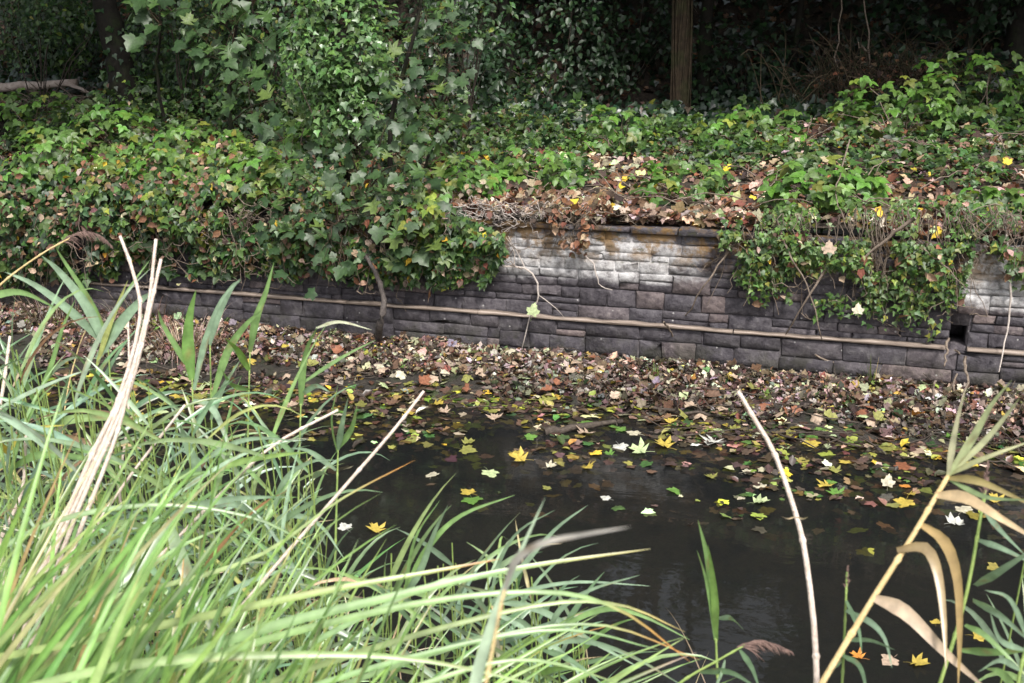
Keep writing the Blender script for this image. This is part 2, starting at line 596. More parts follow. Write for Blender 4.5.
def frames(N, up, spin_jit=0.6):
    """rotation matrices: leaf face N, tip as near to `up` as possible, with random spin"""
    N = nrm(N); n = len(N)
    up = np.broadcast_to(np.asarray(up, float), (n, 3))
    Yv = up - N * np.sum(up * N, 1, keepdims=True)
    Yv = nrm(Yv + 1e-6)
    X = np.cross(Yv, N)
    a = rng.normal(0, spin_jit, n)[:, None]
    Y2 = Yv * np.cos(a) + X * np.sin(a)
    X2 = np.cross(Y2, N)
    return np.stack([X2, Y2, N], 2)


def scatter(geo_name, tmpl, pos, R, s, cols, mat):
    V, T = tmpl
    n = len(pos)
    W_ = np.einsum('nij,vj->nvi', R, V) * np.asarray(s).reshape(-1, 1, 1) + np.asarray(pos)[:, None]
    F_ = T[None] + (np.arange(n) * len(V))[:, None, None]
    C_ = np.repeat(np.asarray(cols)[:, None], len(V), 1)
    return W_.reshape(-1, 3), F_.reshape(-1, 3), C_.reshape(-1, 3)


def scatter_multi(name, groups, mat, parent=None):
    Vs, Fs, Cs, n = [], [], [], 0
    for g in groups:
        V, F_, C_ = scatter(None, *g, None)
        Vs.append(V); Fs.append(F_ + n); Cs.append(C_); n += len(V)
    return link(name, mesh_np(name, np.vstack(Vs), [np.vstack(Fs)], mat, np.vstack(Cs)), parent)


def palette(n, items, jit=0.18):
    w = np.array([i[1] for i in items], float); w /= w.sum()
    k = rng.choice(len(items), n, p=w)
    c = np.array([i[0] for i in items])[k]
    return np.clip(c * np.exp(rng.normal(0, jit, (n, 1))) * np.exp(rng.normal(0, jit * 0.35, (n, 3))), 0, 0.9)


G_FRESH = (0.085, 0.155, 0.036); G_MID = (0.052, 0.105, 0.030); G_DEEP = (0.026, 0.058, 0.022)
G_BLUE = (0.055, 0.100, 0.042); G_YEL = (0.17, 0.20, 0.035); YEL = (0.60, 0.42, 0.05); PALE = (0.46, 0.50, 0.30)
RUSSET = (0.185, 0.085, 0.048); BROWN = (0.15, 0.095, 0.06); TAN = (0.37, 0.28, 0.20); PINKISH = (0.36, 0.27, 0.235); DKBROWN = (0.055, 0.037, 0.028)
WHITISH = (0.62, 0.58, 0.50)
DEADPAL = [(RUSSET, 1.5), (BROWN, 3), (TAN, 2.6), (PINKISH, 3.4), (DKBROWN, 4.2), (YEL, 0.3), (PALE, 0.6), (WHITISH, 0.6)]
# ------------------------------------------------------------------ ground, mud, water
def grid_sheet(name, xs, ys, h, mat):
    XX, YY = np.meshgrid(xs, ys)
    ZZ = h(XX, YY)
    V = np.column_stack([XX.ravel(), YY.ravel(), ZZ.ravel()])
    nx = len(xs)
    i = (np.arange(len(ys) - 1)[:, None] * nx + np.arange(nx - 1)[None]).ravel()
    Q = np.column_stack([i, i + 1, i + 1 + nx, i + nx])
    o = link(name, mesh_np(name, V, [Q], mat, None, True))
    o['kind'] = 'structure'
    return o


xs = np.concatenate([np.linspace(-150, -20, 14)[:-1], np.linspace(-20, -9, 40)[:-1], np.linspace(-9, 4, 190), np.linspace(4, 14, 34)[1:], np.linspace(14, 150, 14)[1:]])
grid_sheet('hillside_ground', xs, np.concatenate([np.linspace(0.16, 6, 70), np.linspace(6, 24, 50)[1:], np.linspace(24, 200, 16)[1:]]), h_bank, M['soil'])
grid_sheet('canal_bed', xs, np.concatenate([np.linspace(-150, -9, 14)[:-1], np.linspace(-9, -3, 60)[:-1], np.linspace(-3, 0.14, 110)]), h_bed, M['mud'])
wx = np.array([-150.0, 150.0])
Vw = np.array([(-150, -8.2, 0), (150, -8.2, 0), (150, -0.02, 0), (-150, -0.02, 0)], float)
w = link('canal_water', mesh_np('canal_water', Vw, [np.array([[0, 1, 2, 3]])], M['water']))
w['kind'] = 'structure'

# ------------------------------------------------------------------ stone retaining wall
wall = empty('stone_wall', (0, 0, 0))
tag(wall, 'old coursed stone retaining wall, dark below, limewashed above, along the far side of the canal', 'wall')
cg = Geo()


def box(g, x0, x1, y0, y1, z0, z1, col=(1, 1, 1)):
    V = [(x, y, z) for z in (z0, z1) for y in (y0, y1) for x in (x0, x1)]
    Q = [(0, 1, 3, 2)[::-1], (4, 5, 7, 6), (0, 1, 5, 4), (1, 3, 7, 5), (3, 2, 6, 7), (2, 0, 4, 6)]
    g.add(V, None, Q, col)


HX0, HX1, HZ0, HZ1 = 0.90, 1.03, 0.44, 0.60       # open drain hole
box(cg, -60, HX0, 0.02, 0.42, -0.8, 1.17)
box(cg, HX1, 60, 0.02, 0.42, -0.8, 1.17)
box(cg, HX0, HX1, 0.021, 0.42, -0.8, HZ0)
box(cg, HX0, HX1, 0.021, 0.42, HZ1, 1.17)
box(cg, HX0, HX1, 0.36, 0.42, HZ0, HZ1)
box(cg, -60, 60, -0.035, 0.018, -0.8, .405)
link('mortar_core', cg.mesh('mortar_core', M['stone']), wall)


def stone_geo(wd, ht, dp, rnd):
    """a roughly squared block: back ring, arris ring, face ring and a face that bulges a little"""
    def ringpts(inset, c):
        w2, h2 = wd / 2 - inset, ht / 2 - inset
        c = min(c, w2 * 0.6, h2 * 0.6)
        return [(-w2 + c, -h2), (w2 - c, -h2), (w2, -h2 + c), (w2, h2 - c), (w2 - c, h2), (-w2 + c, h2), (-w2, h2 - c), (-w2, -h2 + c)]
    j = [(rnd.uniform(-1, 1) * 0.009, rnd.uniform(-1, 1) * 0.006) for _ in range(8)]
    V = []
    for inset, y, c in ((0.0, dp, 0.006), (0.001, 0.006, 0.006), (0.005, rnd.uniform(-0.003, 0.003), 0.009)):
        for (x, z), (jx, jz) in zip(ringpts(inset, c), j):
            V.append((x + jx, y + rnd.uniform(-0.002, 0.002), z + jz))
    V.append((rnd.uniform(-0.2, 0.2) * wd, -rnd.uniform(0.002, 0.012), rnd.uniform(-0.2, 0.2) * ht))
    Q, T = [], []
    for r in range(2):
        for k in range(8):
            Q.append((r * 8 + k, r * 8 + (k + 1) % 8, r * 8 + 8 + (k + 1) % 8, r * 8 + 8 + k))
    for k in range(8): T.append((16 + k, 16 + (k + 1) % 8, 24))
    return np.array(V), np.array(T), np.array(Q)


rs = random.Random(11)
stones = []
z = 0.02
courses = [(0.12, -0.055), (0.13, -0.055), (0.125, -0.055)]                       # the footing under the rail
zz = 0.02
layout = []
for ht, off in courses:
    layout.append((zz, ht, off, 0.36)); zz += ht + 0.008
zz = 0.425
def fill(x0, x1, z0, z1, lo, hi, wl_, off):
    """broken courses: the panel is cut into rows of its own heights, some rows cut again"""
    hs_ = []
    while sum(hs_) < (z1 - z0) - lo * .6: hs_.append(rs.uniform(lo, hi))
    k = (z1 - z0) / sum(hs_); z = z0
    for h in hs_:
        h *= k; x = x0
        while x < x1 - .02:
            wd = wl_ * rs.uniform(.5, 1.6)
            if x1 - x - wd < .09: wd = x1 - x
            g_ = rs.uniform(.003, .007)
            if h > .10 and rs.random() < .13:
                h1 = h * rs.uniform(.4, .6); stones.append((x, z, wd - g_, h1 - .004, off)); stones.append((x, z + h1, wd - g_, h - h1 - .004, off))
            else: stones.append((x, z, wd - g_, h - rs.uniform(.003, .006), off))
            x += wd
        z += h


top_z = 1.17
x = -17.0
while x < 9:
    wd = rs.uniform(.6, 1.8); fill(x, x + wd, .02, .418, .095, .165, .33, -.055); x += wd
for z0, z1, lo, hi, wl_, off in ((.425, .555, .06, .14, .29, -.004), (.555, .70, .065, .145, .30, -.003), (.70, .845, .07, .145, .29, -.001), (.845, 1.0, .05, .085, .28, .010), (1.0, 1.17, .05, .09, .28, .012)):
    x = -17.0 - rs.random()
    while x < 9:
        wd = rs.uniform(.3, 1.5); fill(x, x + wd, z0, z1, lo, hi, wl_, off); x += wd
x = -17.0                                                                          # rough capping slabs
while x < 9:
    wd = rs.uniform(0.3, 0.62)
    stones.append((x, top_z, wd, rs.uniform(0.03, 0.06), -0.012 - rs.uniform(0, 0.025)))
    x += wd + 0.012
def in_hole(s): return s[0] < HX1 and s[0] + s[2] > HX0 and s[1] < HZ1 - 0.02 and s[1] + s[3] > HZ0 + 0.01
trimmed = []
for s in stones:
    if in_hole(s):
        if HX0 - s[0] > 0.07: trimmed.append((s[0], s[1], HX0 - s[0], s[3], s[4]))
        if s[0] + s[2] - HX1 > 0.07: trimmed.append((HX1, s[1], s[0] + s[2] - HX1, s[3], s[4]))
    else: trimmed.append(s)
def score(s):
    cx = s[0] + s[2] / 2
    vis = -6.6 < cx < 1.75 and s[1] > 0.05
    hidden = (cx < -2.85 and s[1] > 0.62)
    return (1 if vis and not hidden else 0, s[2] * s[3])
trimmed.sort(key=score, reverse=True)
rest = Geo()
for k, s in enumerate(trimmed):
    V, T, Q = stone_geo(s[2], s[3], 0.08 - s[4], rs)
    c = np.array((s[0] + s[2] / 2, s[4] + rs.uniform(-0.006, 0.008), s[1] + s[3] / 2))
    if k < 300:
        g = Geo(); g.add(V, T, Q)
        o = link('stone', g.mesh('stone', M['stone']), wall)
        o.location = c
        o.rotation_euler = (0, rs.uniform(-0.012, 0.012), rs.uniform(-0.015, 0.015))
    else:
        rest.add(V + c, T, Q)
o = link('stonework', rest.mesh('stonework', M['stone']), wall); o['kind'] = 'stuff'


# ------------------------------------------------------------------ timber rail on the footing ledge
def rail(x0, x1, label, sag=0.0, zt=0.425):
    g = Geo()
    n = max(4, int((x1 - x0) / 0.12))
    X = np.linspace(x0, x1, n)
    sec = [(-0.074, 0.0), (-0.076, 0.022), (-0.072, 0.025), (-0.016, 0.027), (-0.016, 0.0)]
    V = []
    for i, xx in enumerate(X):
        dz = sag * math.sin(math.pi * i / (n - 1)) + rs.uniform(-0.002, 0.002); th = rs.uniform(.55, 1.2)
        dy = rs.uniform(-0.003, 0.003)
        for (yy, z_) in sec: V.append((xx, yy + dy, zt + z_ * th * rs.uniform(0.9, 1.05) + dz))
    k = len(sec)
    Q = [(i * k + a, i * k + (a + 1) % k, (i + 1) * k + (a + 1) % k, (i + 1) * k + a) for i in range(n - 1) for a in range(k)]
    T = []
    for s0 in (0, (n - 1) * k):
        for q in range(1, k - 1): T.append((s0, s0 + q, s0 + q + 1))
    g.add(V, T, Q)
    o = link('timber_rail', g.mesh('timber_rail', M['board']))
    tag(o, label, 'timber', 'timber rails fixed along the foot of the wall')


rail(-6.9, -4.02, 'weathered timber rail along the wall foot left of the upright stake')
rail(-4.01, -2.82, 'short weathered timber rail lying directly behind the upright stake')
rail(-2.81, -0.70, 'weathered timber rail below the limewashed patch of the wall')
rail(-0.69, 0.88, 'weathered timber rail below the hanging ivy, ending at the drain hole')
rail(1.03, 2.6, 'paler timber rail right of the drain hole, at the right edge', 0, 0.424)


# ------------------------------------------------------------------ fallen leaves on the mud shelf
def mud_spots(n, x0=-8.5, x1=2.6):
    X = rng.uniform(x0, x1, n)
    we = water_edge(X)
    t = rng.beta(1.1, 1.25, n)
    Y = -0.06 + (we - 0.12) * t
    keep = (fbm(X * 2.6 + 3, Y * 2.6) + 0.25 * (1 - t) - 0.55 * np.maximum(t - 0.5, 0) / 0.5) > 0.36 + 0.12 * rng.random(n)
    keep &= (Y < -0.08)
    return X[keep], Y[keep]


X, Y = mud_spots(34000)
n = len(X)
Zm = h_bed(X, Y)
Zs = np.maximum(Zm, 0.003) + rng.uniform(0.0, 0.03, n)
N = np.column_stack([rng.normal(0, 0.6, n), rng.normal(-0.15, 0.6, n), np.ones(n)])
Rm = frames(N, (0, 1, 0), 3.0)
S = 0.022 + 0.062 * rng.random(n) ** 1.6
C = palette(n, DEADPAL + [(G_YEL, 0.3), (G_MID, 0.25)], 0.42)
wet = sstep(.12, .0, Zm)[:, None]
C = (C * .86 + C.mean(1, keepdims=True) * .14) * (1 - .55 * wet) * .86                                        # soaked leaves are darker
kind = rng.choice(5, n, p=[.2, .2, .12, .33, .15])
tm = [L_MAPLE_DRY, L_MAPLE_DRY2, L_MAPLE2, L_CURL, L_OVAL]
o = scatter_multi('leaf_litter', [(tm[k], np.column_stack([X, Y, Zs])[kind == k], Rm[kind == k], S[kind == k] * (0.85 if k > 2 else .95), C[kind == k]) for k in range(5)], M['dead'])
tag(o, 'brown and tan fallen leaves heaped on the mud shelf below the wall', 'leaf litter', kind='stuff')

FL_COL = {'yellow': (0.46, 0.35, 0.07), 'pale green': (0.42, 0.50, 0.26), 'green': (0.12, 0.24, 0.05), 'cream': (0.50, 0.46, 0.34), 'olive': (0.22, 0.22, 0.06),
          'tan': (0.40, 0.30, 0.22), 'russet': (0.24, 0.095, 0.05), 'brown': (0.15, 0.09, 0.06), 'white': (0.48, 0.48, 0.43), 'orange': (0.58, 0.24, 0.05)}
fl_mesh = {}


def fallen(color, dry, var):
    key = (color, dry, var)
    if key not in fl_mesh:
        mt = bpy.data.materials.get('fallen_' + color.replace(' ', '_') + ('_dry' if dry else ''))
        if mt is None:
            mt = leaf_mat('fallen_' + color.replace(' ', '_') + ('_dry' if dry else ''), FL_COL[color], 0.6 if dry else 0.38, 0.1, 0.4, 50)
        V, T = (L_MAPLE_DRY, L_MAPLE_DRY2, L_MAPLE2)[var] if dry else (L_MAPLE_FLAT, L_MAPLE_FLAT2, L_MAPLE_FOLD)[var]
        st, sT, sQ = tube([(0, 0, 0), (0.02, -0.28, 0.02), (0.06, -0.52, 0.0)], [0.016, 0.013, 0.011], 3)
        g = Geo(); g.add(V - np.array([0, 0.3, 0]), T); g.add(st - np.array([0, 0.3, 0]), sT, sQ)
        fl_mesh[key] = g.mesh('fallen_leaf', mt)
    return fl_mesh[key]


def put_leaf(p, color, size, label, group, dry=False, tilt=0.06, var=None, rot=None):
    o = link('fallen_leaf', fallen(color, dry, rs.randrange(3) if var is None else var))
    o.location = p
    o.scale = (size,) * 3
    if rot is None:
        o.rotation_euler = (rs.gauss(0, tilt), rs.gauss(0, tilt), rs.uniform(0, 6.28))
    else: o.rotation_euler = rot
    tag(o, label, 'leaf', group)
    return o


# landmark floating leaves measured in the photograph (picture x, y, colour, width in picture)
land = [(620, 447, 'white', 20, 'white maple leaf floating, left of the pair below the mud edge'),
        (640, 451, 'pale green', 24, 'pale green maple leaf floating just right of the white one'),
        (712, 443, 'white', 24, 'white leaf floating on dark water below the wet hummock'),
        (676, 491, 'green', 20, 'bright green maple leaf floating alone at the edge of open water'),
        (606, 498, 'white', 13, 'small white curled leaf floating at the edge of open water'),
        (468, 492, 'yellow', 20, 'yellow and orange leaf floating beside green ones by the reed tips'),
        (472, 500, 'green', 26, 'large green leaf floating against yellow leaves near the reed tips'),
        (432, 475, 'cream', 18, 'cream leaf floating left of the yellow cluster'),
        (520, 459, 'yellow', 22, 'yellow leaf floating in a pair, middle of the canal'),
        (515, 453, 'yellow', 18, 'yellow leaf floating in a pair, the farther one'),
        (490, 473, 'pale green', 22, 'long pale green leaf floating above the yellow cluster'),
        (547, 488, 'olive', 12, 'small olive yellow leaf floating alone'),
        (551, 467, 'cream', 15, 'cream leaf floating between the yellow pair and the white leaf'),
        (530, 437, 'green', 16, 'green upturned leaf floating near the mud edge'),
        (634, 433, 'cream', 18, 'cream green leaf floating below the wet twig'),
        (664, 446, 'yellow', 24, 'bright yellow leaf floating right of the pale green leaf'),
        (760, 486, 'cream', 16, 'cream leaf floating behind the long bent dry stalk'),
        (741, 498, 'cream', 11, 'small cream leaf floating left of the long bent stalk'),
        (830, 482, 'green', 14, 'small bright green leaf floating right of the bent stalk'),
        (836, 494, 'green', 18, 'green leaf floating in shadow right of the bent stalk'),
        (748, 472, 'cream', 16, 'cream leaf floating nearer the mud behind the bent stalk'),
        (954, 523, 'white', 20, 'white leaf floating alone on open water by the right reeds'),
        (936, 622, 'yellow', 14, 'yellow leaf floating under the brown hanging reed leaf'),
        (980, 636, 'yellow', 22, 'bright yellow maple leaf floating among the right reeds'),
        (918, 664, 'yellow', 22, 'bright yellow maple leaf floating lowest among the right reeds'),
        (858, 657, 'orange', 18, 'orange leaf floating by the foot of the slanting dry reed'),
        (890, 660, 'tan', 22, 'tan leaf floating between the orange and the yellow leaf'),
        (893, 505, 'olive', 20, 'olive leaf floating under the standing white leaf'),
        (376, 530, 'yellow', 20, 'yellow leaf floating among the reed tips on the left'),
        (345, 527, 'white', 18, 'whitish leaf floating left of the yellow one among reed tips'),
        (910, 495, 'yellow', 14, 'yellow leaf floating right of the standing white leaf'),
        (905, 486, 'orange', 14, 'orange leaf floating near the mud right of the standing leaf'),
        (995, 500, 'yellow', 18, 'yellow leaf floating close to the seed head at right'),
        (845, 462, 'yellow', 16, 'yellow leaf on the waterline below the fallen branch')]
for x, y, c, wpx, lab in land:
    p = at_z(x, y, 0.006)
    dep = np.dot(p - CAM, _F)
    put_leaf(p, c, wpx / F_PX * dep * 0.78, lab, 'leaves floating on the canal', tilt=0.10)
# standing leaves caught on the litter
for x, y, c, wpx, zz_, lab in ((566, 337, 'pale green', 17, 0.20, 'pale green leaf standing upright on the litter in front of the rail'),
                               (722, 347, 'pale green', 17, 0.22, 'pale green leaf standing upright below the hanging twigs'),
                               (693, 352, 'yellow', 12, 0.18, 'small yellow leaf standing upright left of a pale green one'),
                               (533, 311, 'pale green', 16, 0.45, 'pale green leaf caught on the pale root in front of the rail'),
                               (858, 310, 'cream', 13, 0.6, 'cream leaf caught low in the hanging ivy'),
                               (829, 249, 'tan', 16, 1.1, 'broad tan leaf caught high in the hanging ivy'),
                               (888, 482, 'cream', 15, 0.05, 'white leaf standing upright out of the water near the right reeds')):
    p = at_y(x, y, -0.2) if zz_ > 0.4 else at_z(x, y, zz_)
    dep = np.dot(p - CAM, _F)
    put_leaf(p, c, wpx / F_PX * dep * 0.85, lab, None, False, rot=(1.25, rs.uniform(-0.3, 0.3), rs.uniform(-0.4, 0.4)), var=1)

zones = [(-99, -4.2, 'left of the stake'), (-4.2, -2.6, 'right of the stake'), (-2.6, -1.2, 'below the limewash'), (-1.2, 0.2, 'below the ivy curtain'), (0.2, 99, 'below the drain hole')]


def zone(x):
    for a, b, t in zones:
        if a <= x < b: return t


nf = 0
while nf < 120:                                                    # leaves adrift on the shallow water
    X = rs.uniform(-5.2, 2.3); we = float(water_edge(X))
    Y = we + 0.22 - abs(rs.gauss(0, 0.7))
    if Y < we - 1.3 or (Y < we - .5 and vnoise(X * 1.7, Y * 1.7) < .4): continue
    c = rs.choices(['yellow', 'olive', 'green', 'cream', 'pale green', 'tan', 'russet', 'brown'], [1.6, 5, 2, 1.2, 1.6, 1.6, 0.8, 3.4])[0]
    far = 'near the mud' if Y > we - 0.3 else 'on open water'
    put_leaf((X, Y, max(float(h_bed(X, Y)), 0) + 0.006 + rs.random() * 0.004), c, rs.uniform(0.06, 0.115), f'{c} leaf floating {far} {zone(X)}', 'leaves floating on the canal', tilt=0.08)
    nf += 1
nf = 0
while nf < 135:                                                    # larger dry leaves on top of the litter
    X = rs.uniform(-5.6, 2.2); we = float(water_edge(X)); t = rs.random() ** 0.9
    Y = -0.12 + (we + 0.15) * t
    c = rs.choices(['tan', 'brown', 'russet', 'cream', 'yellow', 'pale green', 'olive', 'orange'], [6, 4, 3.4, 2, 0.7, 1.3, 1, 0.5])[0]
    place = 'by the wall foot' if t < 0.4 else ('amid the litter' if t < 0.7 else 'by the wet edge')
    put_leaf((X, Y, max(float(h_bed(X, Y)), 0.0) + 0.045), c, rs.uniform(0.065, 0.11), f'dry {c} leaf {place} {zone(X)}', 'larger dry leaves lying on the litter', True, 0.35)
    nf += 1


# where several answer to one description, count them from the left
_by = {}
for o in [q for q in bpy.data.objects if q.name.startswith('fallen_leaf')]: _by.setdefault(o['label'], []).append(o)
ORD = ['first', 'second', 'third', 'fourth', 'fifth', 'sixth', 'seventh', 'eighth', 'ninth', 'tenth', 'eleventh', 'twelfth', 'thirteenth', 'fourteenth', 'fifteenth']
for lab, os_ in _by.items():
    if len(os_) > 1:
        os_.sort(key=lambda q: q.location.x)
        for k, q in enumerate(os_): q['label'] = f'{lab}, {ORD[min(k, 14)]} from the left'

# small dull leaves drifting in rafts
n = 3400
X = rng.uniform(-5.6, 2.5, n); we = water_edge(X); Y = we + .15 - np.abs(rng.normal(0, 0.72, n))
k = (vnoise(X * 3.1 + 2, Y * 4.3) + .35 * sstep(-.6, .1, Y - we)) > .60
X, Y = X[k], Y[k]; n = len(X)
PP = np.column_stack([X, Y, np.maximum(h_bed(X, Y), 0) + rng.uniform(.002, .012, n)])
kk = rng.choice(3, n, p=[.5, .2, .3]); Rm = frames(np.column_stack([rng.normal(0, .16, n), rng.normal(0, .16, n), np.ones(n)]), (0, 1, 0), 3); S = rng.uniform(.03, .095, n)
C = palette(n, [((.22, .21, .05), 2.2), ((.09, .065, .045), 3), (DKBROWN, 5), (TAN, .5), (YEL, .4), (G_MID, 1.5), (PALE, .4)], .4)
o = scatter_multi('drifting_leaves', [(t_, PP[kk == q], Rm[kk == q], S[kk == q], C[kk == q]) for q, t_ in enumerate((L_MAPLE_FLAT2, L_CURL, L_MAPLE2))], M['float'])
tag(o, 'small dull leaves drifting in rafts on the shallow water off the mud', 'leaves', kind='stuff')
# twig litter
pairs = []
for _ in range(260):
    x = rs.uniform(-6, 2.4); y = rs.uniform(-1.35, -.1); a_ = rs.uniform(0, 6.28); L = rs.uniform(.08, .4) * (1.4 if x > -1 else .8)
    z0 = max(float(h_bed(x, y)), 0) + .02
    pairs.append((np.array((x, y, z0)), np.array((x + math.cos(a_) * L, min(y + math.sin(a_) * L * .6, -.09), z0 + rs.uniform(.0, .10)))))
g = Geo()
for p, q in pairs:
    V, T, Q = tube(rough_path([p, (p + q) / 2 + rng.normal(0, .012, 3), q], 6, .006), np.linspace(1, .5, 6) * rs.uniform(.003, .008), 4, False); g.add(V, None, Q)
tag(link('twig_litter', g.mesh('twig_litter', M['darktwig'])), 'small dark twigs strewn over the wet leaf litter', 'twigs', kind='stuff')

# submerged leaves, dim under the surface
X = rng.uniform(-6, 2.4, 5200); we = water_edge(X); Y = we + .12 - np.abs(rng.normal(0, 0.62, 5200)); k = (vnoise(X * 2.3, Y * 2.3) + .3 * sstep(-.7, 0, Y - we)) > .42
X, Y = X[k], Y[k]; n = len(X)
Zs = np.minimum(np.maximum(h_bed(X, Y) + 0.01, -0.06 * rng.random(n) - 0.003), -0.003)
o = scatter_multi('sunken_leaves', [(L_MAPLE_FLAT, np.column_stack([X, Y, Zs]), frames(np.column_stack([rng.normal(0, .15, n), rng.normal(0, .15, n), np.ones(n)]), (0, 1, 0), 3), rng.uniform(.05, .115, n), palette(n, [(BROWN, 3), (DKBROWN, 3), (G_YEL, 2.5), (TAN, 1.5), ((.3, .24, .05), 1)], .35))], M['float'])
tag(o, 'sunken brown and olive leaves just under the dark water surface', 'leaves', kind='stuff')


# ------------------------------------------------------------------ sticks, roots and branches on the shelf and the wall
def stick(name, pts, r, label, mat='twig', cat='twig', group=None, n=12, amp=0.006, sides=6, side=None):
    P = rough_path(pts, n, amp)
    rr = np.linspace(r, r * 0.45, n) * (1 + rng.normal(0, 0.06, n))
    g = Geo(); V, T, Q = tube(P, rr, sides); g.add(V, T, Q)
    if side:
        for (t, vec, ln) in side:
            p0 = P[int(t * (n - 1))]; e = p0 + nrm(np.array(vec, float)) * ln
            V, T, Q = tube(rough_path([p0, (p0 + e) / 2 + rng.normal(0, 0.01, 3), e], 6, amp), np.linspace(r * 0.5, r * 0.2, 6), 5)
            g.add(V, T, Q)
    o = link(name, g.mesh(name, M[mat], True))
    tag(o, label, cat, group)
    return o


stick('wooden_stake', [at_z(378, 346, 0.07), at_y(381, 322, -0.42), at_y(384, 298, -0.36), at_y(377, 276, -0.30), at_y(365, 254, -0.24)], 0.033,
      'crooked bark-covered stake standing upright in the litter in front of the wall', 'stake', 'stake', n=16, amp=0.006, sides=8)
stick('fallen_branch', [at_z(735, 381, .10), at_z(760, 375, .12), at_z(786, 373, .12)], 0.038, 'short thick dark branch lying on the litter below the wall', 'darktwig', 'branch', n=10)
stick('fallen_branch', [at_z(840, 412, .05), at_z(882, 405, .07), at_z(930, 404, .08), at_z(965, 396, .09), at_z(1030, 380, .11)], 0.034,
      'long grey branch lying along the litter at right', 'twig', 'branch', n=16, amp=0.01, side=[(0.55, (-.1, 0, 1), .16), (0.7, (.2, .2, 1), .2)])
stick('fallen_branch', [at_z(470, 392, .03), at_z(560, 378, .08), at_z(640, 376, .08), at_z(735, 376, .1)], 0.012, 'thin dark stick lying across the litter, middle of the shelf', 'darktwig', 'branch', n=18)
stick('fallen_branch', [at_z(545, 432, .01), at_z(580, 427, .03), at_z(622, 421, .02)], 0.035, 'wet black branch stub half out of the water', 'darktwig', 'branch', n=9, amp=.008)
stick('fallen_branch', [at_z(750, 420, .02), at_z(800, 430, .03), at_z(860, 447, .02)], 0.014, 'wet dark stick at the waterline below the fallen branch', 'darktwig', 'branch', n=9, amp=.01)
for p, r, lab in (([at_z(700, 400, .03), at_z(745, 396, .08), at_z(790, 392, .10), at_z(835, 398, .06)], .016, 'dark forked stick on the litter below the short thick branch'),
                  ([at_z(800, 400, .06), at_z(822, 385, .14), at_z(850, 376, .2)], .014, 'dark stick slanting up out of the litter right of the thick branch'),
                  ([at_z(640, 408, .02), at_z(690, 412, .05), at_z(730, 418, .03)], .018, 'dark waterlogged stick along the mud edge, middle of the picture'),
                  ([at_z(880, 432, .02), at_z(925, 424, .05), at_z(985, 428, .04)], .015, 'dark stick along the mud edge behind the right reeds'),
                  ([at_z(290, 380, .04), at_z(330, 372, .07), at_z(372, 374, .06)], .011, 'thin dark stick on the litter left of the stake foot')):
    stick('fallen_branch', p, r, lab, 'darktwig', 'branch', None, 12, .012, 6, [(.4, (rs.uniform(-1, 1), -.2, .6), .16), (.7, (rs.uniform(-1, 1), .3, .5), .12)])
T_ = 'dry twigs hanging and leaning on the wall'
tw = [([at_y(915, 218, -.25), at_y(880, 245, -.22), at_y(855, 264, -.2)], .016, 'thick bare twig slanting through the top of the hanging ivy'),
      ([at_y(825, 270, -.2), at_y(800, 310, -.2), at_z(771, 361, .16)], .010, 'long bare twig slanting down from the ivy to the litter'),
      ([at_y(776, 220, -.18), at_y(790, 255, -.2), at_y(808, 287, -.18), at_y(822, 340, -.16)], .010, 'bare twig hanging steeply through the left of the ivy'),
      ([at_y(728, 252, -.12), at_y(700, 292, -.14), at_z(668, 345, .2)], .009, 'bare twig slanting down left of the ivy'),
      ([at_y(664, 322, -.25), at_z(684, 350, .18)], .009, 'short crossed stick leaning on the rail'),
      ([at_y(922, 248, -.2), at_y(940, 262, -.2), at_y(966, 288, -.18)], .008, 'thin twig slanting down to the right across the ivy'),
      ([at_y(949, 338, -.12), at_y(944, 366, -.3)], .012, 'short stub leaning beside the drain hole'),
      ([at_y(965, 356, -.3), at_y(966, 385, -.45), at_z(955, 428, .03)], .012, 'upright stick standing below the drain hole'),
      ([at_z(912, 356, .3), at_z(945, 384, .15), at_z(960, 395, .09)], .009, 'thin stick leaning off the branch at right'),
      ([at_z(815, 355, .3), at_z(845, 368, .2), at_z(872, 380, .12)], .009, 'thin pale stick leaning from the rail to the litter'),
      ([at_y(955, 350, -.1), at_z(990, 380, .12)], .008, 'thin twig lying below the paler rail at right'),
      ([at_y(850, 140, .9), at_y(836, 190, .3), at_y(845, 220, -.1)], .007, 'dry stem arching over the bank edge above the ivy')]
for p, r, lab in tw: stick('bare_twig', p, r, lab, 'twig', 'twig', T_, 12, 0.007, 5)
stick('pale_root', [at_y(503, 266, -.05), at_y(527, 269, -.05), at_y(538, 285, -.06), at_y(538, 298, -.07), at_y(530, 316, -.09), at_z(521, 352, .14)], .010, 'pale forked root hanging down the limewashed wall', 'root', 'root',
      side=[(.62, (.8, -.05, -.6), .28), (.25, (-.5, 0, .9), .3), (.1, (-.3, 0, 1), .25)])
stick('pale_root', [at_y(1004, 215, -.05), at_y(1011, 290, -.06), at_y(1006, 335, -.09), at_y(999, 372, -.3)], .010, 'pale root hanging over the wall at the right edge', 'root', 'root')
stick('pale_root', [at_y(560, 235, -.04), at_y(592, 262, -.04), at_y(600, 285, -.05), at_y(612, 290, -.05)], .007, 'thin pale root crossing the limewashed stones', 'root', 'root')
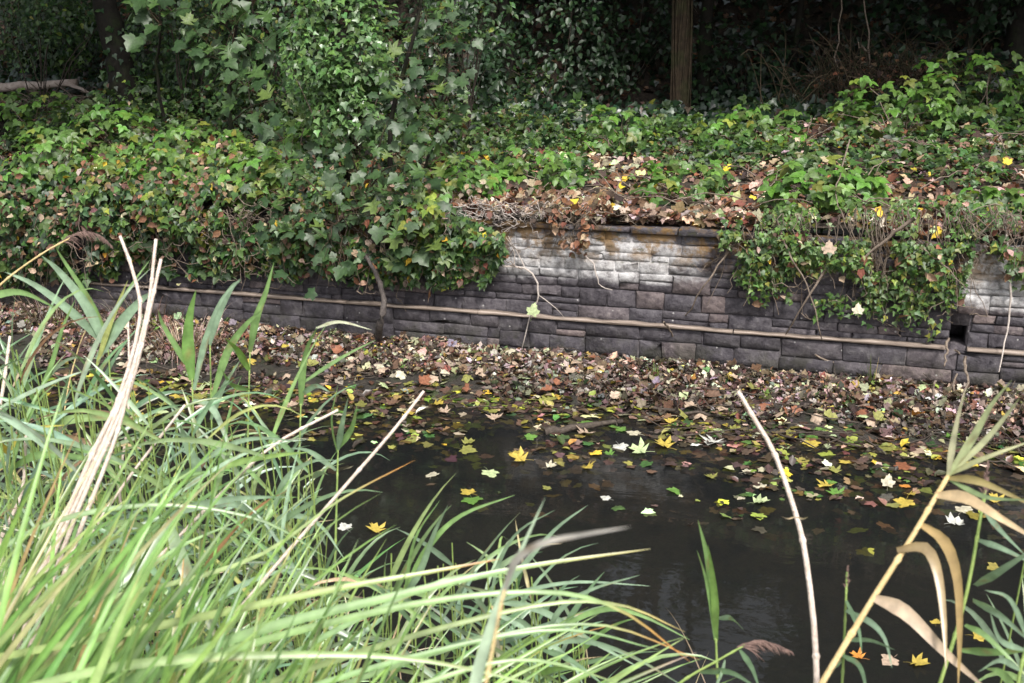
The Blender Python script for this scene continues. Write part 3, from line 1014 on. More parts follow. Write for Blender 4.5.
# ------------------------------------------------------------------ vegetation helpers
def cloud(c, rad, n, bumpy=0.35, shell=0.55):
    """points in an uneven ellipsoid, with outward normals"""
    d = nrm(rng.normal(0, 1, (n, 3)))
    r = shell + (1 - shell) * rng.random(n) ** 0.5
    lump = 1 + bumpy * (vnoise(d[:, 0] * 2.2 + c[0] * 3 + 9, d[:, 2] * 2.2 + d[:, 1] * 1.7 + 5) - 0.5) * 2
    P = np.asarray(c) + d * (r * lump)[:, None] * np.asarray(rad)
    return P, d


def light_normals(d, up=0.9, toward=(0.15, -0.55, 0.0), j=0.45):
    n = len(d)
    return nrm(d * 0.6 + np.array([0, 0, up]) + np.asarray(toward) + rng.normal(0, j, (n, 3)))


def stems_geo(pairs, r0, r1, n=7, amp=0.012, sag=0.0):
    g = Geo()
    for a, b in pairs:
        a = np.asarray(a, float); b = np.asarray(b, float)
        m = (a + b) / 2 + np.array([0, 0, sag]) * np.linalg.norm(b - a)
        V, T, Q = tube(rough_path([a, m, b], n, amp), np.linspace(r0, r1, n), 4, False)
        g.add(V, None, Q)
    return g


# ------------------------------------------------------------------ leaf litter and low cover on the bank
n = 24000
X = rng.uniform(-11, 4.2, n); Y = 0.03 + 5.6 * rng.random(n) ** 1.7
k = fbm(X * 1.4 + 20, Y * 1.4) > 0.30
X, Y = X[k], Y[k]; n = len(X)
Zs = np.where(Y < 0.16, 1.265, h_bank(X, Y)) + rng.uniform(0.01, 0.07, n)
N = np.column_stack([rng.normal(0, .4, n), rng.normal(-.3, .4, n), np.ones(n)])
Rm = frames(N, (0, 1, 0), 3.0); S = 0.04 + .075 * rng.random(n) ** 1.4
C = palette(n, [(RUSSET, 2.6), (BROWN, 3), (TAN, 1.8), (PINKISH, 1.6), (DKBROWN, 2.4), (YEL, .3), (PALE, .45)], .3)
kind = rng.integers(0, 4, n); tm = [L_MAPLE_DRY, L_MAPLE_DRY2, L_MAPLE2, L_CURL]
PP = np.column_stack([X, Y, Zs])
o = scatter_multi('bank_leaf_litter', [(tm[q], PP[kind == q], Rm[kind == q], S[kind == q], C[kind == q]) for q in range(4)], M['dead'])
tag(o, 'brown and pink fallen leaves covering the bank above the wall', 'leaf litter', kind='stuff')

n = 47000
X = rng.uniform(-13, 4.4, n); Y = 0.1 + 6.3 * rng.random(n) ** 0.9
left = sstep(-2.0, -4.5, X)
m = fbm(X * 1.15, Y * 1.15) + 0.34 * sstep(1.2 - left, 2.9 - left, Y) - 0.09 + (.30 + .35 * left) * (fbm(X * 3.1 + 9, Y * 3.1) - .5) + 0.16 * left * (0.4 + 0.6 * sstep(0.1, 1, Y)) - 0.22 * sstep(4.8, 6.2, Y) + .14 * sstep(-.2, 1.2, X) * sstep(.4, 1.4, Y)
k = m > 0.58 + 0.10 * rng.random(n) + 0.05 * sstep(1.5, .5, Y) * (1 - left) + .5 * ((X > -13) & (X < -9.6) & (Y > 2.9) & (Y < 4.5))
X, Y, m, left = X[k], Y[k], m[k], left[k]; n = len(X)
hgt = (.3 + 1.4 * vnoise(X * 1.9 + 31, Y * 1.9)) * (0.06 + (0.45 + .25 * left * sstep(3.5, 1.5, Y) * sstep(-9.2, -7.5, X) - .25 * sstep(-7.8, -9.2, X)) * np.clip(m - 0.56, 0, .45)) * (0.35 + 0.65 * rng.random(n) ** 0.6) * (1 + 0.5 * left)
PP = np.column_stack([X, Y, h_bank(X, Y) + hgt])
N = light_normals(np.zeros((n, 3)), 1.0, (0.1, -0.45, 0), 0.5)
Rm = frames(N, (0, -0.5, -0.2), 1.4)
S = rng.uniform(0.06, 0.132, n)
C = palette(n, [(G_FRESH, 4), (G_MID, 3), (G_DEEP, 1.2), (G_YEL, .3)], .25)
C = np.where((rng.random(n) < .10 * left)[:, None], palette(n, [(BROWN, 2), (RUSSET, 1), (TAN, .6)], .25), C)
kind = rng.choice(3, n, p=[.5, .25, .25]); hgt2 = None
C = C * np.where(rng.random(n) < .25, .55, 1)[:, None] * (1 - .28 * left)[:, None]; S = S * np.exp(rng.normal(0, .22, n))  # greens dimmed towards the left, shade put into the leaf colour
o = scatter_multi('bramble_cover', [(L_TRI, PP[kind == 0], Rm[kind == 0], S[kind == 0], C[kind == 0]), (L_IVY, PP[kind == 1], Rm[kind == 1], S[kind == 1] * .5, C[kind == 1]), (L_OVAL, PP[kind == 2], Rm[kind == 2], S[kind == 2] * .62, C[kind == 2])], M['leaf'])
tag(o, 'low green bramble and ivy leaves spreading over the bank', 'ground cover', kind='stuff')

# dead stems lying through the cover
pairs = []
for _ in range(420):
    x = rs.uniform(-10, 4); y = 0.1 + 4.5 * rs.random() ** 1.5; a = rs.uniform(0, 6.28); L = rs.uniform(.15, .6)
    p = np.array((x, y, float(h_bank(x, y)) + rs.uniform(.02, .12)))
    q = np.array((x + math.cos(a) * L, max(0.05, y + math.sin(a) * L), 0)); q[2] = float(h_bank(q[0], q[1])) + rs.uniform(.02, .22)
    pairs.append((p, q))
o = link('dead_stems', stems_geo(pairs, .006, .003, 6, .012, .12).mesh('dead_stems', M['twig']))
tag(o, 'thin dry stems lying tangled through the bank leaves', 'dry stems', kind='stuff')

# ivy over the dark hillside behind
n = 26000
X = rng.uniform(-18, 7, n); Y = rng.uniform(4.2, 11, n)
k = fbm(X * .8 + 4, Y * .8) > 0.36
X, Y = X[k], Y[k]; n = len(X)
PP = np.column_stack([X, Y, h_bank(X, Y) + rng.uniform(0.02, 0.28, n) * (0.5 + fbm(X, Y))])
o = scatter_multi('hillside_ivy', [(L_IVY, PP, frames(light_normals(np.zeros((n, 3)), .7, (0, -.7, 0), .4), (0, -.3, -.6), 1.0), rng.uniform(.07, .13, n), palette(n, [((.016, .036, .016), 3), ((.011, .025, .012), 3), (G_DEEP, 1), (DKBROWN, .5)], .25))], M['ivy'])  # leaf colours darkened to stand for the shade under the trees
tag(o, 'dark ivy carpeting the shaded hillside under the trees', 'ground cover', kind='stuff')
n = 5000
X = rng.uniform(-14, 6, n); Y = rng.uniform(4.5, 9, n)
PP = np.column_stack([X, Y, h_bank(X, Y) + .03])
o = scatter_multi('woodland_litter', [(L_MAPLE_DRY, PP, frames(np.column_stack([rng.normal(0, .4, n), rng.normal(-.4, .4, n), np.ones(n)]), (0, 1, 0), 3), rng.uniform(.08, .14, n), palette(n, [(BROWN, 3), (RUSSET, 1), (DKBROWN, 3)], .25))], M['dead'])
tag(o, 'brown leaf litter under the trees on the hillside', 'leaf litter', kind='stuff')


# ------------------------------------------------------------------ plants that stand out on the bank
def leafy_clump(name, c, rad, n, label, cat, pal, tmpl, size, mat='leaf', stems=10, group=None, base=None, up=.9, bumpy=.35, smat='twig'):
    base = np.array((c[0], c[1], c[2] - rad[2])) if base is None else np.asarray(base, float)
    root = empty(name, base)
    tag(root, label, cat, group)
    P, d = cloud(np.asarray(c) - base, rad, n, bumpy)
    Rm = frames(light_normals(d, up), (0, -.4, -.6), 1.0)
    C = palette(n, pal, .22)
    f = scatter_multi('foliage', [(tmpl, P, Rm, rng.uniform(size[0], size[1], n), C)], M[mat], root)
    f['kind'] = 'stuff'
    if stems:
        idx = rng.choice(n, stems, replace=False)
        pairs = [(np.array((rng.normal(0, .04), rng.normal(0, .04), -.03)), P[i] * .92) for i in idx]
        s = link('stems', stems_geo(pairs, .009, .004, 7, .015, .08).mesh('stems', M[smat]), root)
        s['kind'] = 'stuff'
    return root


FRESHPAL = [((.095, .20, .032), 4), (G_FRESH, 3), (G_YEL, .5)]
def gz(px_, py_, Y):                                     # picture column -> foot on the bank at depth Y
    p = at_y(px_, py_, Y); return np.array((p[0], Y, float(h_bank(p[0], Y))))
for x, y, Y, rx, rz, n, lab in ((815, 190, .55, .42, .22, 170, 'bright green bramble clump at the bank edge above the hanging ivy'),
                                (855, 188, .75, .30, .16, 90, 'small bright bramble clump right of the larger one above the ivy'),
                                (620, 120, 3.4, .5, .30, 130, 'green bramble clump on the bank left of the brown tree trunk'),
                                (760, 120, 3.2, .6, .28, 170, 'green bramble clump on the bank right of the brown tree trunk'),
                                (900, 110, 3.2, .7, .32, 200, 'green bramble clump below the dead bramble thicket'),
                                (975, 95, 3.8, .7, .42, 220, 'tall green bramble clump at the right edge of the bank'),
                                (545, 160, 1.5, .45, .22, 120, 'green bramble clump above the limewashed wall'),
                                (690, 175, 1.3, .5, .2, 120, 'low green bramble clump on the leaf covered bank'),
                                (1000, 205, .35, .3, .18, 80, 'green bramble clump at the right end of the wall top'),
                                (470, 180, .7, .35, .25, 110, 'green bramble clump right of the sycamore sapling'),
                                (200, 190, .6, .5, .35, 200, 'yellow green bramble clump on the left part of the bank'),
                                (120, 165, 1.4, .6, .35, 220, 'green bramble clump below the ivy clad trunk'),
                                (40, 160, 2.0, .7, .35, 220, 'green bramble clump at the left edge of the bank'),
                                (165, 190, .12, .40, .30, 170, 'bramble clump tumbling over the wall top left of the ivy mound'),
                                (265, 185, .15, .38, .30, 150, 'bramble clump at the wall top under the slender sycamore'),
                                (60, 190, .2, .5, .34, 190, 'bramble clump tumbling over the wall top at far left'),
                                (300, 150, 1.2, .5, .34, 160, 'bramble clump at the foot of the ivy mound')):
    b = gz(x, y, Y)
    leafy_clump('bramble_clump', b + np.array((0, 0, rz * .75)), (rx, rx * .8, rz), n, lab, 'bramble', FRESHPAL, L_TRI, (.10, .17), base=b, group='bramble clumps on the bank')

# ------------------------------------------------------------------ hanging growth on the wall
def hanging(name, label, xr, ytop, ybot, n, out, pal, kinds, size, stems=60, deadn=0, mat='leaf', ragged=9, dens=.3, sm='twig'):
    """leaves and stems hanging down the wall face between two picture heights"""
    cx = at_y((xr[0] + xr[1]) / 2, 250, 0)[0]
    root = empty(name, (cx, 0.05, 1.25))
    tag(root, label, 'climbing plant')
    off = np.array((cx, 0.05, 1.25))
    xs_ = rng.uniform(xr[0], xr[1], n)
    tp = np.interp(xs_, *zip(*ytop)); bt = np.interp(xs_, *zip(*ybot)) - ragged * rng.random(n) - 26 * np.maximum(vnoise(xs_ / 9.0, 3.3) - .45, 0)
    t = rng.random(n) ** .85
    ys_ = tp + (bt - tp) * t
    nz = fbm(xs_ / 26.0 + 3, ys_ / 26.0)
    k = nz > dens + .1 * rng.random(n) - .08
    xs_, ys_, t, nz = xs_[k], ys_[k], t[k], nz[k]; n = len(xs_)
    Yd = -0.03 - out * (0.25 + 0.75 * np.sin(math.pi * np.clip(t * .85 + .1, 0, 1))) * (nz * 1.3) * rng.random(n) ** .5
    P = []
    for a_, b_, c_ in zip(xs_, ys_, Yd):
        p = at_y(a_, b_, c_)
        if p[2] > 1.05: p[1] = min(p[1], -.07) - .05 * rs.random()
        if p[2] > 1.26: p = p + np.array((0, (p[2] - 1.26) * 1.7, .03))
        P.append(p)
    P = np.array(P) - off
    Rm = frames(light_normals(np.zeros((n, 3)), .55, (.1, -.85, 0), .4), (0, -.2, -1), .8)
    C = palette(n, pal, .25)
    kk = rng.choice(len(kinds), n, p=[q[1] for q in kinds])
    f = scatter_multi('foliage', [(kinds[q][0], P[kk == q], Rm[kk == q], rng.uniform(size[0], size[1], (kk == q).sum()) * kinds[q][2], C[kk == q]) for q in range(len(kinds))], M[mat], root)
    f['kind'] = 'stuff'
    if deadn:
        i = rng.choice(n, deadn); Pd = P[i] + np.column_stack([rng.normal(0, .04, deadn), -.03 * rng.random(deadn), rng.normal(0, .04, deadn)])
        f = scatter_multi('dead_leaves', [(L_CURL, Pd, frames(light_normals(np.zeros((deadn, 3)), .3, (0, -.8, 0), .6), (0, 0, -1), 1.2), rng.uniform(.04, .09, deadn), palette(deadn, [(BROWN, 3), (RUSSET, 2), (TAN, 2), (YEL, .25)], .25))], M['dead'], root)
        f['kind'] = 'stuff'
    pairs = []
    for _ in range(stems):
        x = rs.uniform(*xr); y0 = max(float(np.interp(x, *zip(*ytop))), 205) + rs.uniform(0, 15); y1 = float(np.interp(x, *zip(*ybot))) + rs.uniform(-30, 14)
        o1, o2 = -rs.uniform(.02, out * .8), -rs.uniform(.03, out * .7)
        y1 = y0 + (y1 - y0) * rs.uniform(.25, 1); xm = x + rs.gauss(0, 16)
        pairs.append((at_y(x, y0, o1) - off, at_y(xm, y1, o2) - off))
        if rs.random() < .5: pairs.append((pairs[-1][1], at_y(xm + rs.gauss(0, 22), y1 + rs.uniform(-14, 22), o2) - off))
    if pairs:
        s = link('stems', stems_geo(pairs, .004, .0022, 8, .022).mesh('stems', M[sm]), root); s['kind'] = 'stuff'
    return root


IV = [(L_IVY, .8, 1.0), (L_OVAL, .2, .8)]
hanging('hanging_ivy', 'ragged curtain of small leaved ivy hanging over the right of the wall', (722, 972), [(722, 232), (760, 214), (850, 208), (972, 206)],
        [(722, 262), (745, 305), (800, 318), (850, 328), (900, 338), (935, 342), (972, 300)], 4300, .22, [((.10, .17, .04), 4), (G_FRESH, 3), (G_MID, 2.5), (G_YEL, 1.2)], IV, (.028, .055), 110, 90, ragged=38, dens=.43)
hanging('hanging_ivy', 'thin ivy strands hanging over the wall at the right edge', (960, 1040), [(960, 205), (1040, 205)], [(960, 262), (985, 250), (1005, 285), (1040, 300)], 520, .16,
        [(G_FRESH, 3), (G_MID, 3), (G_YEL, .8)], IV, (.04, .07), 40, 30, ragged=30, dens=.36)
hanging('hanging_ivy', 'dense dark green ivy cushion hanging left of the limewashed stones', (405, 503), [(405, 215), (450, 210), (503, 232)], [(405, 284), (450, 291), (485, 288), (503, 262)], 2100, .30,
        [(G_FRESH, 3), (G_MID, 4), (G_DEEP, 1.5), (G_YEL, .4)], IV, (.045, .075), 25, 130, ragged=10, dens=.2)
hanging('hanging_ivy', 'thick tangle of ivy and bramble hanging over the left of the wall', (235, 415), [(235, 158), (262, 172), (300, 150), (340, 165), (415, 180)], [(235, 278), (300, 284), (350, 290), (415, 288)], 4300, .42,
        [(G_FRESH, 2.5), (G_MID, 4), (G_DEEP, 2.5), (G_YEL, .7)], [(L_IVY, .7, 1.0), (L_TRI, .15, 1.7), (L_OVAL, .15, .9)], (.045, .08), 90, 620, ragged=22, dens=.36)
hanging('hanging_ivy', 'bramble and ivy trailing over the wall behind the tall dry stalks', (95, 240), [(95, 160), (140, 172), (185, 150), (240, 165)], [(95, 285), (150, 276), (240, 280)], 3400, .50,
        [(G_FRESH, 3.5), (G_MID, 4), (G_DEEP, 2), (G_YEL, .9)], [(L_IVY, .65, 1.0), (L_TRI, .2, 1.7), (L_OVAL, .15, .9)], (.045, .085), 90, 650, ragged=22, dens=.38)
hanging('hanging_ivy', 'brown and green tangle of growth at the far left of the wall', (-70, 100), [(-70, 175), (20, 155), (60, 172), (100, 160)], [(-70, 300), (100, 290)], 2600, .55,
        [(G_MID, 4), (G_DEEP, 3), (G_FRESH, 2), (BROWN, 1)], [(L_IVY, .7, 1.0), (L_TRI, .2, 1.7), (L_OVAL, .1, .9)], (.05, .09), 90, 520, ragged=15, dens=.36)
VINE = [((.13, .21, .04), 4), (G_FRESH, 3), (G_YEL, 2)]
for x0, x1, y0, y1, lab in ((162, 205, 140, 250, 'yellow green bramble trail hanging right of the dry stalk tips'), (66, 98, 150, 225, 'bright bramble trail hanging over the wall at far left'), (395, 440, 185, 275, 'yellowing bramble trail hanging right of the stake top'), (235, 262, 165, 235, 'short bright bramble trail left of the sapling')):
    hanging('bramble_trail', lab, (x0, x1), [(x0, y0 + 8), ((x0 + x1) / 2, y0), (x1, y0 + 10)], [(x0, y1 - 25), ((x0 + x1) / 2, y1), (x1, y1 - 30)], 150, .55, VINE, [(L_TRI, .7, 1.5), (L_IVY, .3, .9)], (.06, .10), 14, 30, ragged=30, dens=.2)
hanging('withered_fern', 'withered brown fronds hanging over the limewashed stones', (545, 602), [(545, 195), (602, 200)], [(545, 215), (570, 262), (585, 255), (602, 215)], 120, .12,
        [(BROWN, 3), (RUSSET, 3), (TAN, 1)], [(L_CURL, 1.0, 1.2)], (.035, .065), 30, 0, 'dead', 10, .2)
hanging('withered_fern', 'dry straw coloured stems tangled on the wall top beside the sapling', (455, 545), [(455, 185), (545, 190)], [(455, 222), (545, 226)], 60, .12,
        [(BROWN, 3), (TAN, 3), (DKBROWN, 2)], [(L_CURL, 1.0, 1.2)], (.04, .07), 60, 0, 'dead', 10, .1, 'root')

# grass tufts at the wall foot on the left, and a few thin ones on the shelf
def tuft(name, p, n, L, label, pal, wd=.008, spread=.12, cat='grass tuft', lean=0.5, mat='reed'):
    g = Geo()
    cs = palette(n, pal, .2)
    for i in range(n):
        a = rs.uniform(0, 6.28); r = spread * rs.random() ** .5
        P = droop_path((r * math.cos(a), r * math.sin(a), -.02), a, rs.uniform(1.05, 1.5), L * rs.uniform(.5, 1), rs.uniform(.6, 2.6) * lean / max(L, .2), 8)
        V, Q = blade(P, wd, (math.cos(a), math.sin(a), .2), .1)
        g.add(V, None, Q, cs[i])
    o = link(name, g.mesh(name, M[mat], True)); o.location = p
    return tag(o, label, cat)


GR = [((.12, .20, .045), 3), ((.20, .26, .06), 2), ((.32, .28, .12), 1)]
for i, (x, y, z_, n, L, lab) in enumerate(((30, 292, .15, 170, .75, 'leftmost tall grass tuft at the wall foot'), (75, 295, .15, 150, .65, 'grass tuft at the wall foot behind the reed leaves'), (105, 300, .12, 90, .45, 'short grass tuft just left of the timber rail'),
                                           (-30, 290, .15, 150, .8, 'grass tuft cut by the left edge of the picture'), (872, 385, .1, 16, .30, 'thin yellow green grass tuft on the litter below the ivy'), (842, 372, .12, 12, .2, 'small sparse grass tuft near the rail below the ivy'),
                                           (655, 377, .1, 14, .15, 'low green grass sprig in the litter by the crossed sticks'))):
    tuft('grass_tuft', at_z(x, y, z_), n, L, lab, GR, spread=.26 if n > 60 else .03)
# heaps of dead thatch along the left shelf
for x, y, n, L, lab in ((60, 318, 240, .5, 'flattened brown grass thatch on the shelf at far left'), (150, 325, 260, .5, 'flattened brown grass thatch beside the dry stalks'), (185, 352, 200, .45, 'lower hump of brown thatch at the water edge')):
    tuft('dead_thatch', at_z(x, y, .08), n, L, lab, [(BROWN, 3), (PINKISH, 2), (TAN, 2), (DKBROWN, 2)], .007, .35, 'thatch', 4.5, 'dead')


# ------------------------------------------------------------------ sycamore saplings (each leaf its own part)
syc_meshes = []
for t_, pal_ in ((L_MAPLE, (.048, .095, .032)), (L_MAPLE2, (.034, .072, .026)), (L_MAPLE_FOLD, (.065, .125, .034)), (L_MAPLE2, (.06, .10, .048)), (L_MAPLE_FOLD, (.11, .165, .04))):
    g = Geo(); g.add(t_[0], t_[1], None, pal_); syc_meshes.append(g.mesh('sycamore_leaf', M['leaf']))


def sycamore(name, base, stems, clusters, label, cat='sapling', single=300, dens_=.85, size=(.07, .14), yel=0):
    root = empty(name, base); base = np.asarray(base, float)
    tag(root, label, cat)
    g = Geo(); paths = []
    for pts, r in stems:
        P = rough_path([np.asarray(p) - base for p in pts], 18, .008)
        V, T, Q = tube(P, np.linspace(r, r * .35, 18), 7); g.add(V, T, Q); paths.append(P)
    allP = np.vstack(paths)
    stem = link('stem', g.mesh('stem', M['bark'], True), root)
    bg_, lf = Geo(), []
    for x, y, Y, rad, n in clusters:
        n = max(3, int(n * dens_ * (1 if base[1] < 1 else .7)))
        c = at_y(x, y, Y) - base
        j = allP[np.argmin(np.linalg.norm(allP - c - np.array([0, 0, -.2]), axis=1))]
        V, T, Q = tube(rough_path([j, (j + c) / 2 + np.array([0, 0, .05]), c], 8, .008), np.linspace(.009, .004, 8), 5); bg_.add(V, T, Q)
        for _ in range(n):
            p = c + rng.normal(0, rad * .5, 3) * np.array([1, .75, .9])
            V, T, Q = tube([c + (p - c) * .15, (c + p) / 2 + np.array([0, 0, .02]), p], [.0025, .002, .0015], 3, False); bg_.add(V, None, Q)
            lf.append(p)
    link('twigs', bg_.mesh('twigs', M['bark_brown']), root)['kind'] = 'stuff'
    lf = np.array(lf); n = len(lf)
    Rm = frames(light_normals(np.zeros((n, 3)), .75, (.1, -.75, 0), .3), (0, -.4, -.8), .9)
    S = rng.uniform(size[0], size[1], n)
    for i in range(min(single, n)):
        o = link('leaf', syc_meshes[rs.choices(range(5), [3, 3, 2, 2, .8 + yel])[0]], root)
        Mt = Matrix([[*Rm[i][r_] * S[i], lf[i][r_]] for r_ in range(3)] + [[0, 0, 0, 1]])
        o.matrix_local = Mt
    if n > single:
        r_ = slice(single, n); f = scatter_multi('foliage', [(L_MAPLE, lf[r_], Rm[r_], S[r_], palette(n - single, [(G_BLUE, 2), (G_MID, 2), (G_DEEP, 1)], .2))], M['leaf'], root); f['kind'] = 'stuff'
    return root


b0 = gz(395, 200, .35)
sycamore('sycamore_sapling', b0, [([b0, b0 + (0, -.05, .7), at_y(418, 20, .2), at_y(425, -60, .3)], .028), ([b0 + (0, 0, .05), at_y(370, 190, 0), at_y(335, 225, -.3)], .014), ([b0 + (.1, .1, 0), at_y(440, 120, .3), at_y(455, 0, .4)], .016)],
         [(425, 12, .2, .34, 18), (440, 60, .1, .3, 17), (415, 76, 0, .28, 11), (385, 128, -.1, .3, 14), (422, 108, 0, .3, 18), (442, 138, 0, .28, 14), (352, 150, -.2, .34, 20), (396, 165, -.2, .3, 18), (330, 185, -.28, .34, 20), (362, 215, -.34, .3, 18),
          (400, 212, -.35, .26, 12), (330, 240, -.42, .3, 18), (300, 212, -.36, .26, 11), (450, 22, .3, .26, 9), (290, 165, -.1, .36, 18), (268, 190, -.15, .3, 14), (280, 235, -.35, .28, 12), (385, 190, -.3, .3, 14), (345, 260, -.4, .18, 7), (455, 95, .2, .2, 6)],
         'sycamore sapling with broad grey green leaves overhanging the wall beside the stake')
b1 = gz(236, 110, 1.6)
sycamore('sycamore_sapling', b1, [([b1, b1 + (-.05, -.05, .6), at_y(236, 20, 1.5), at_y(228, -60, 1.4)], .03)],
         [(235, 25, 1.2, .4, 20), (222, 60, 1.1, .36, 18), (246, 86, 1.0, .32, 14), (262, 44, 1.2, .36, 16), (275, 100, 1.0, .34, 14), (215, 15, 1.3, .36, 14), (285, 140, .5, .34, 16), (255, 135, .7, .3, 12), (195, 30, 1.4, .34, 12)],
         'slender sycamore with thin dark trunk between the ivy mound and the ivy clad tree', size=(.11, .18))
b2 = gz(168, 130, 1.9)
sycamore('sycamore_sapling', b2, [([b2, b2 + (0, -.1, .8), at_y(160, 20, 1.5), at_y(150, -70, 1.3)], .02)],
         [(150, 14, 1.2, .22, 11), (150, 44, 1.1, .18, 8), (132, 2, 1.3, .16, 5), (172, 12, 1.2, .26, 9)],
         'sycamore sprays of large leaves hanging in front of the ivy clad trunk', size=(.12, .19))
b3 = gz(440, 215, .1)
sycamore('maple_seedling', b3, [([b3, at_y(430, 205, -.1), at_y(412, 235, -.25)], .012)], [(412, 232, -.25, .2, 9), (432, 245, -.22, .18, 8), (400, 262, -.2, .14, 5), (445, 210, -.1, .2, 8), (425, 190, .1, .24, 10)],
         'yellowing maple seedling hanging over the wall right of the stake', size=(.10, .16), yel=6)

# ivy mound in the centre left
c = at_y(345, 46, .55)
bb = gz(345, 140, .55)
root = leafy_clump('ivy_clad_stump', c, (.50, .45, .62), 2400, 'tall mound of glossy small ivy leaves left of the sycamore sapling', 'ivy', [((.085, .165, .05), 4), (G_FRESH, 2), (G_MID, 2)], L_IVY, (.045, .075), 'ivy', 12, None, bb, .8, .45)
P, d = cloud(at_y(350, 110, .4) - bb, (.30, .3, .42), 800, .5)
f = scatter_multi('lower_foliage', [(L_IVY, P, frames(light_normals(d), (0, -.4, -.6), 1), rng.uniform(.05, .08, 800), palette(800, [((.09, .17, .05), 3), (G_MID, 3)], .2))], M['ivy'], root); f['kind'] = 'stuff'
V, T, Q = tube(rough_path([(0, 0, -.05), (.03, 0, .6), (0, .02, 1.5)], 12, .01), np.linspace(.10, .06, 12), 8)
g = Geo(); g.add(V, T, Q); link('trunk', g.mesh('trunk', M['bark'], True), root)

# ------------------------------------------------------------------ trees: trunk, limbs, crown
crowns = []
for k_ in range(3):
    Ps, Ds = [], []
    for _ in range(46):
        d = nrm(rng.normal(0, 1, 3)); d[2] = d[2] * .75
        cc = d * np.array([2.9, 2.9, 2.3]) * rng.uniform(.35, 1)
        p_, d_ = cloud(cc, rng.uniform(.5, .95) * np.array([1, 1, .7]), 190, .4, .2); Ps.append(p_); Ds.append(d_)
    P = np.vstack(Ps); D = np.vstack(Ds); n = len(P)
    V, F_, C_ = scatter(None, L_OVAL, P, frames(light_normals(D, .9, (0, 0, 0), .5), (0, 0, -1), 2), rng.uniform(.16, .27, n), palette(n, [(G_MID, 3), (G_DEEP, 3), (G_FRESH, 1)], .2), None)
    crowns.append(mesh_np('crown', V, [F_], M['leaf'], C_))


def tree(name, pts, r, label, crown_at, cscale, ck, mat='bark', ivy=0, limbs=5, flare=1.25, cat='tree', group=None):
    base = np.asarray(pts[0], float)
    root = empty(name, base); tag(root, label, cat, group)
    P = catmull([np.asarray(p) - base for p in pts], 26)
    P = P + rng.normal(0, r * .06, P.shape)
    rr = np.linspace(1, .45, 26) * r; rr[:3] *= np.array([flare, 1.12, 1.03]); rr *= 1 + rng.normal(0, .03, 26)
    g = Geo(); V, T, Q = tube(P, rr, 12); g.add(V, T, Q)
    link('trunk', g.mesh('trunk', M[mat], True), root)
    g = Geo(); cc = np.asarray(crown_at, float) - base
    for q in range(limbs):
        s_ = P[rs.randrange(14, 25)]; e = cc + rng.normal(0, 1.2, 3) * cscale
        V, T, Q = tube(rough_path([s_, (s_ + e) / 2 + np.array([0, 0, .25]), e], 9, .03), np.linspace(r * .42, r * .1, 9), 6); g.add(V, T, Q)
    link('limbs', g.mesh('limbs', M[mat], True), root)
    o = link('crown', crowns[ck], root); o.location = cc; o.scale = (cscale,) * 3; o.rotation_euler = (0, 0, rs.uniform(0, 6.28))
    if ivy:
        t = rng.random(ivy) * .55; i = (t * 25).astype(int); a = rng.uniform(0, 6.28, ivy)
        d = np.column_stack([np.cos(a), np.sin(a), np.zeros(ivy)])
        f = scatter_multi('ivy', [(L_IVY, P[i] + d * (rr[i] * rng.uniform(1.0, 1.6, ivy))[:, None] + rng.normal(0, .03, (ivy, 3)), frames(light_normals(d * 1.6, .4, (0, -.2, 0), .35), (0, 0, -1), .8), rng.uniform(.05, .09, ivy), palette(ivy, [(G_DEEP, 3), (G_MID, 2)], .2))], M['ivy'], root); f['kind'] = 'stuff'
    return root


def up(b, dx, dy, z_): return np.array((b[0] + dx, b[1] + dy, z_))
t1 = gz(130, 120, 3.0)
tree('ivy_clad_tree', [t1 - (0, 0, .1), at_y(122, 70, 3.0), at_y(104, 0, 3.0), up(t1, -.7, .1, 5.2), up(t1, -.8, .2, 6.6)], .19, 'dark leaning tree trunk wrapped in ivy on the left of the bank', up(t1, -.3, -.9, 6.4), 1.25, 0, 'bark', 160)
t2 = gz(680, 108, 5.6)
tree('brown_barked_tree', [t2 - (0, 0, .1), up(t2, -.02, 0, 3), up(t2, -.1, .1, 5), up(t2, 0, .2, 6.6)], .125, 'straight brown tree trunk rising from the bank, right of centre', up(t2, -1.6, .9, 8.6), .8, 1, 'bark_brown', 0)
r2 = [o for o in bpy.data.objects if o.name.startswith('brown_barked_tree')][0]
for k_ in range(7):                                                  # old ivy stems climbing the trunk
    a_ = 3.6 + k_ * .42 + rs.gauss(0, .1); P = []
    for z_ in np.linspace(-.05, 3.2, 14):
        q = a_ + .25 * math.sin(z_ * 2.1 + k_); P.append((-.02 * z_ / 1.5 + math.cos(q) * (.135 - .008 * z_), math.sin(q) * (.135 - .008 * z_), z_))
    V, T, Q = tube(P, rs.uniform(.010, .018), 5); g = Geo(); g.add(V, T, Q); link('ivy_stem', g.mesh('ivy_stem', M['bark_brown'], True), r2)
t3 = gz(512, 102, 6.0)
tree('slender_dark_tree', [t3 - (0, 0, .1), up(t3, -.1, 0, 2.8), up(t3, -.25, .1, 4.6), up(t3, -.2, .2, 6.4)], .09, 'slender dark tree in the shade left of the brown trunk', up(t3, -1.1, .2, 6.6), .85, 2, 'bark', 120)
t4 = gz(8, 150, 1.7)
tree('dark_leaning_tree', [t4 - (0, 0, .15), up(t4, -.25, .05, 1.9), up(t4, -.8, .1, 3), up(t4, -1.4, .3, 5.5)], .13, 'dark trunk foot leaning out of the picture at the left edge', up(t4, -.9, .2, 6.6), 1.1, 1, 'bark', 60)
t5 = gz(702, 100, 6.6)
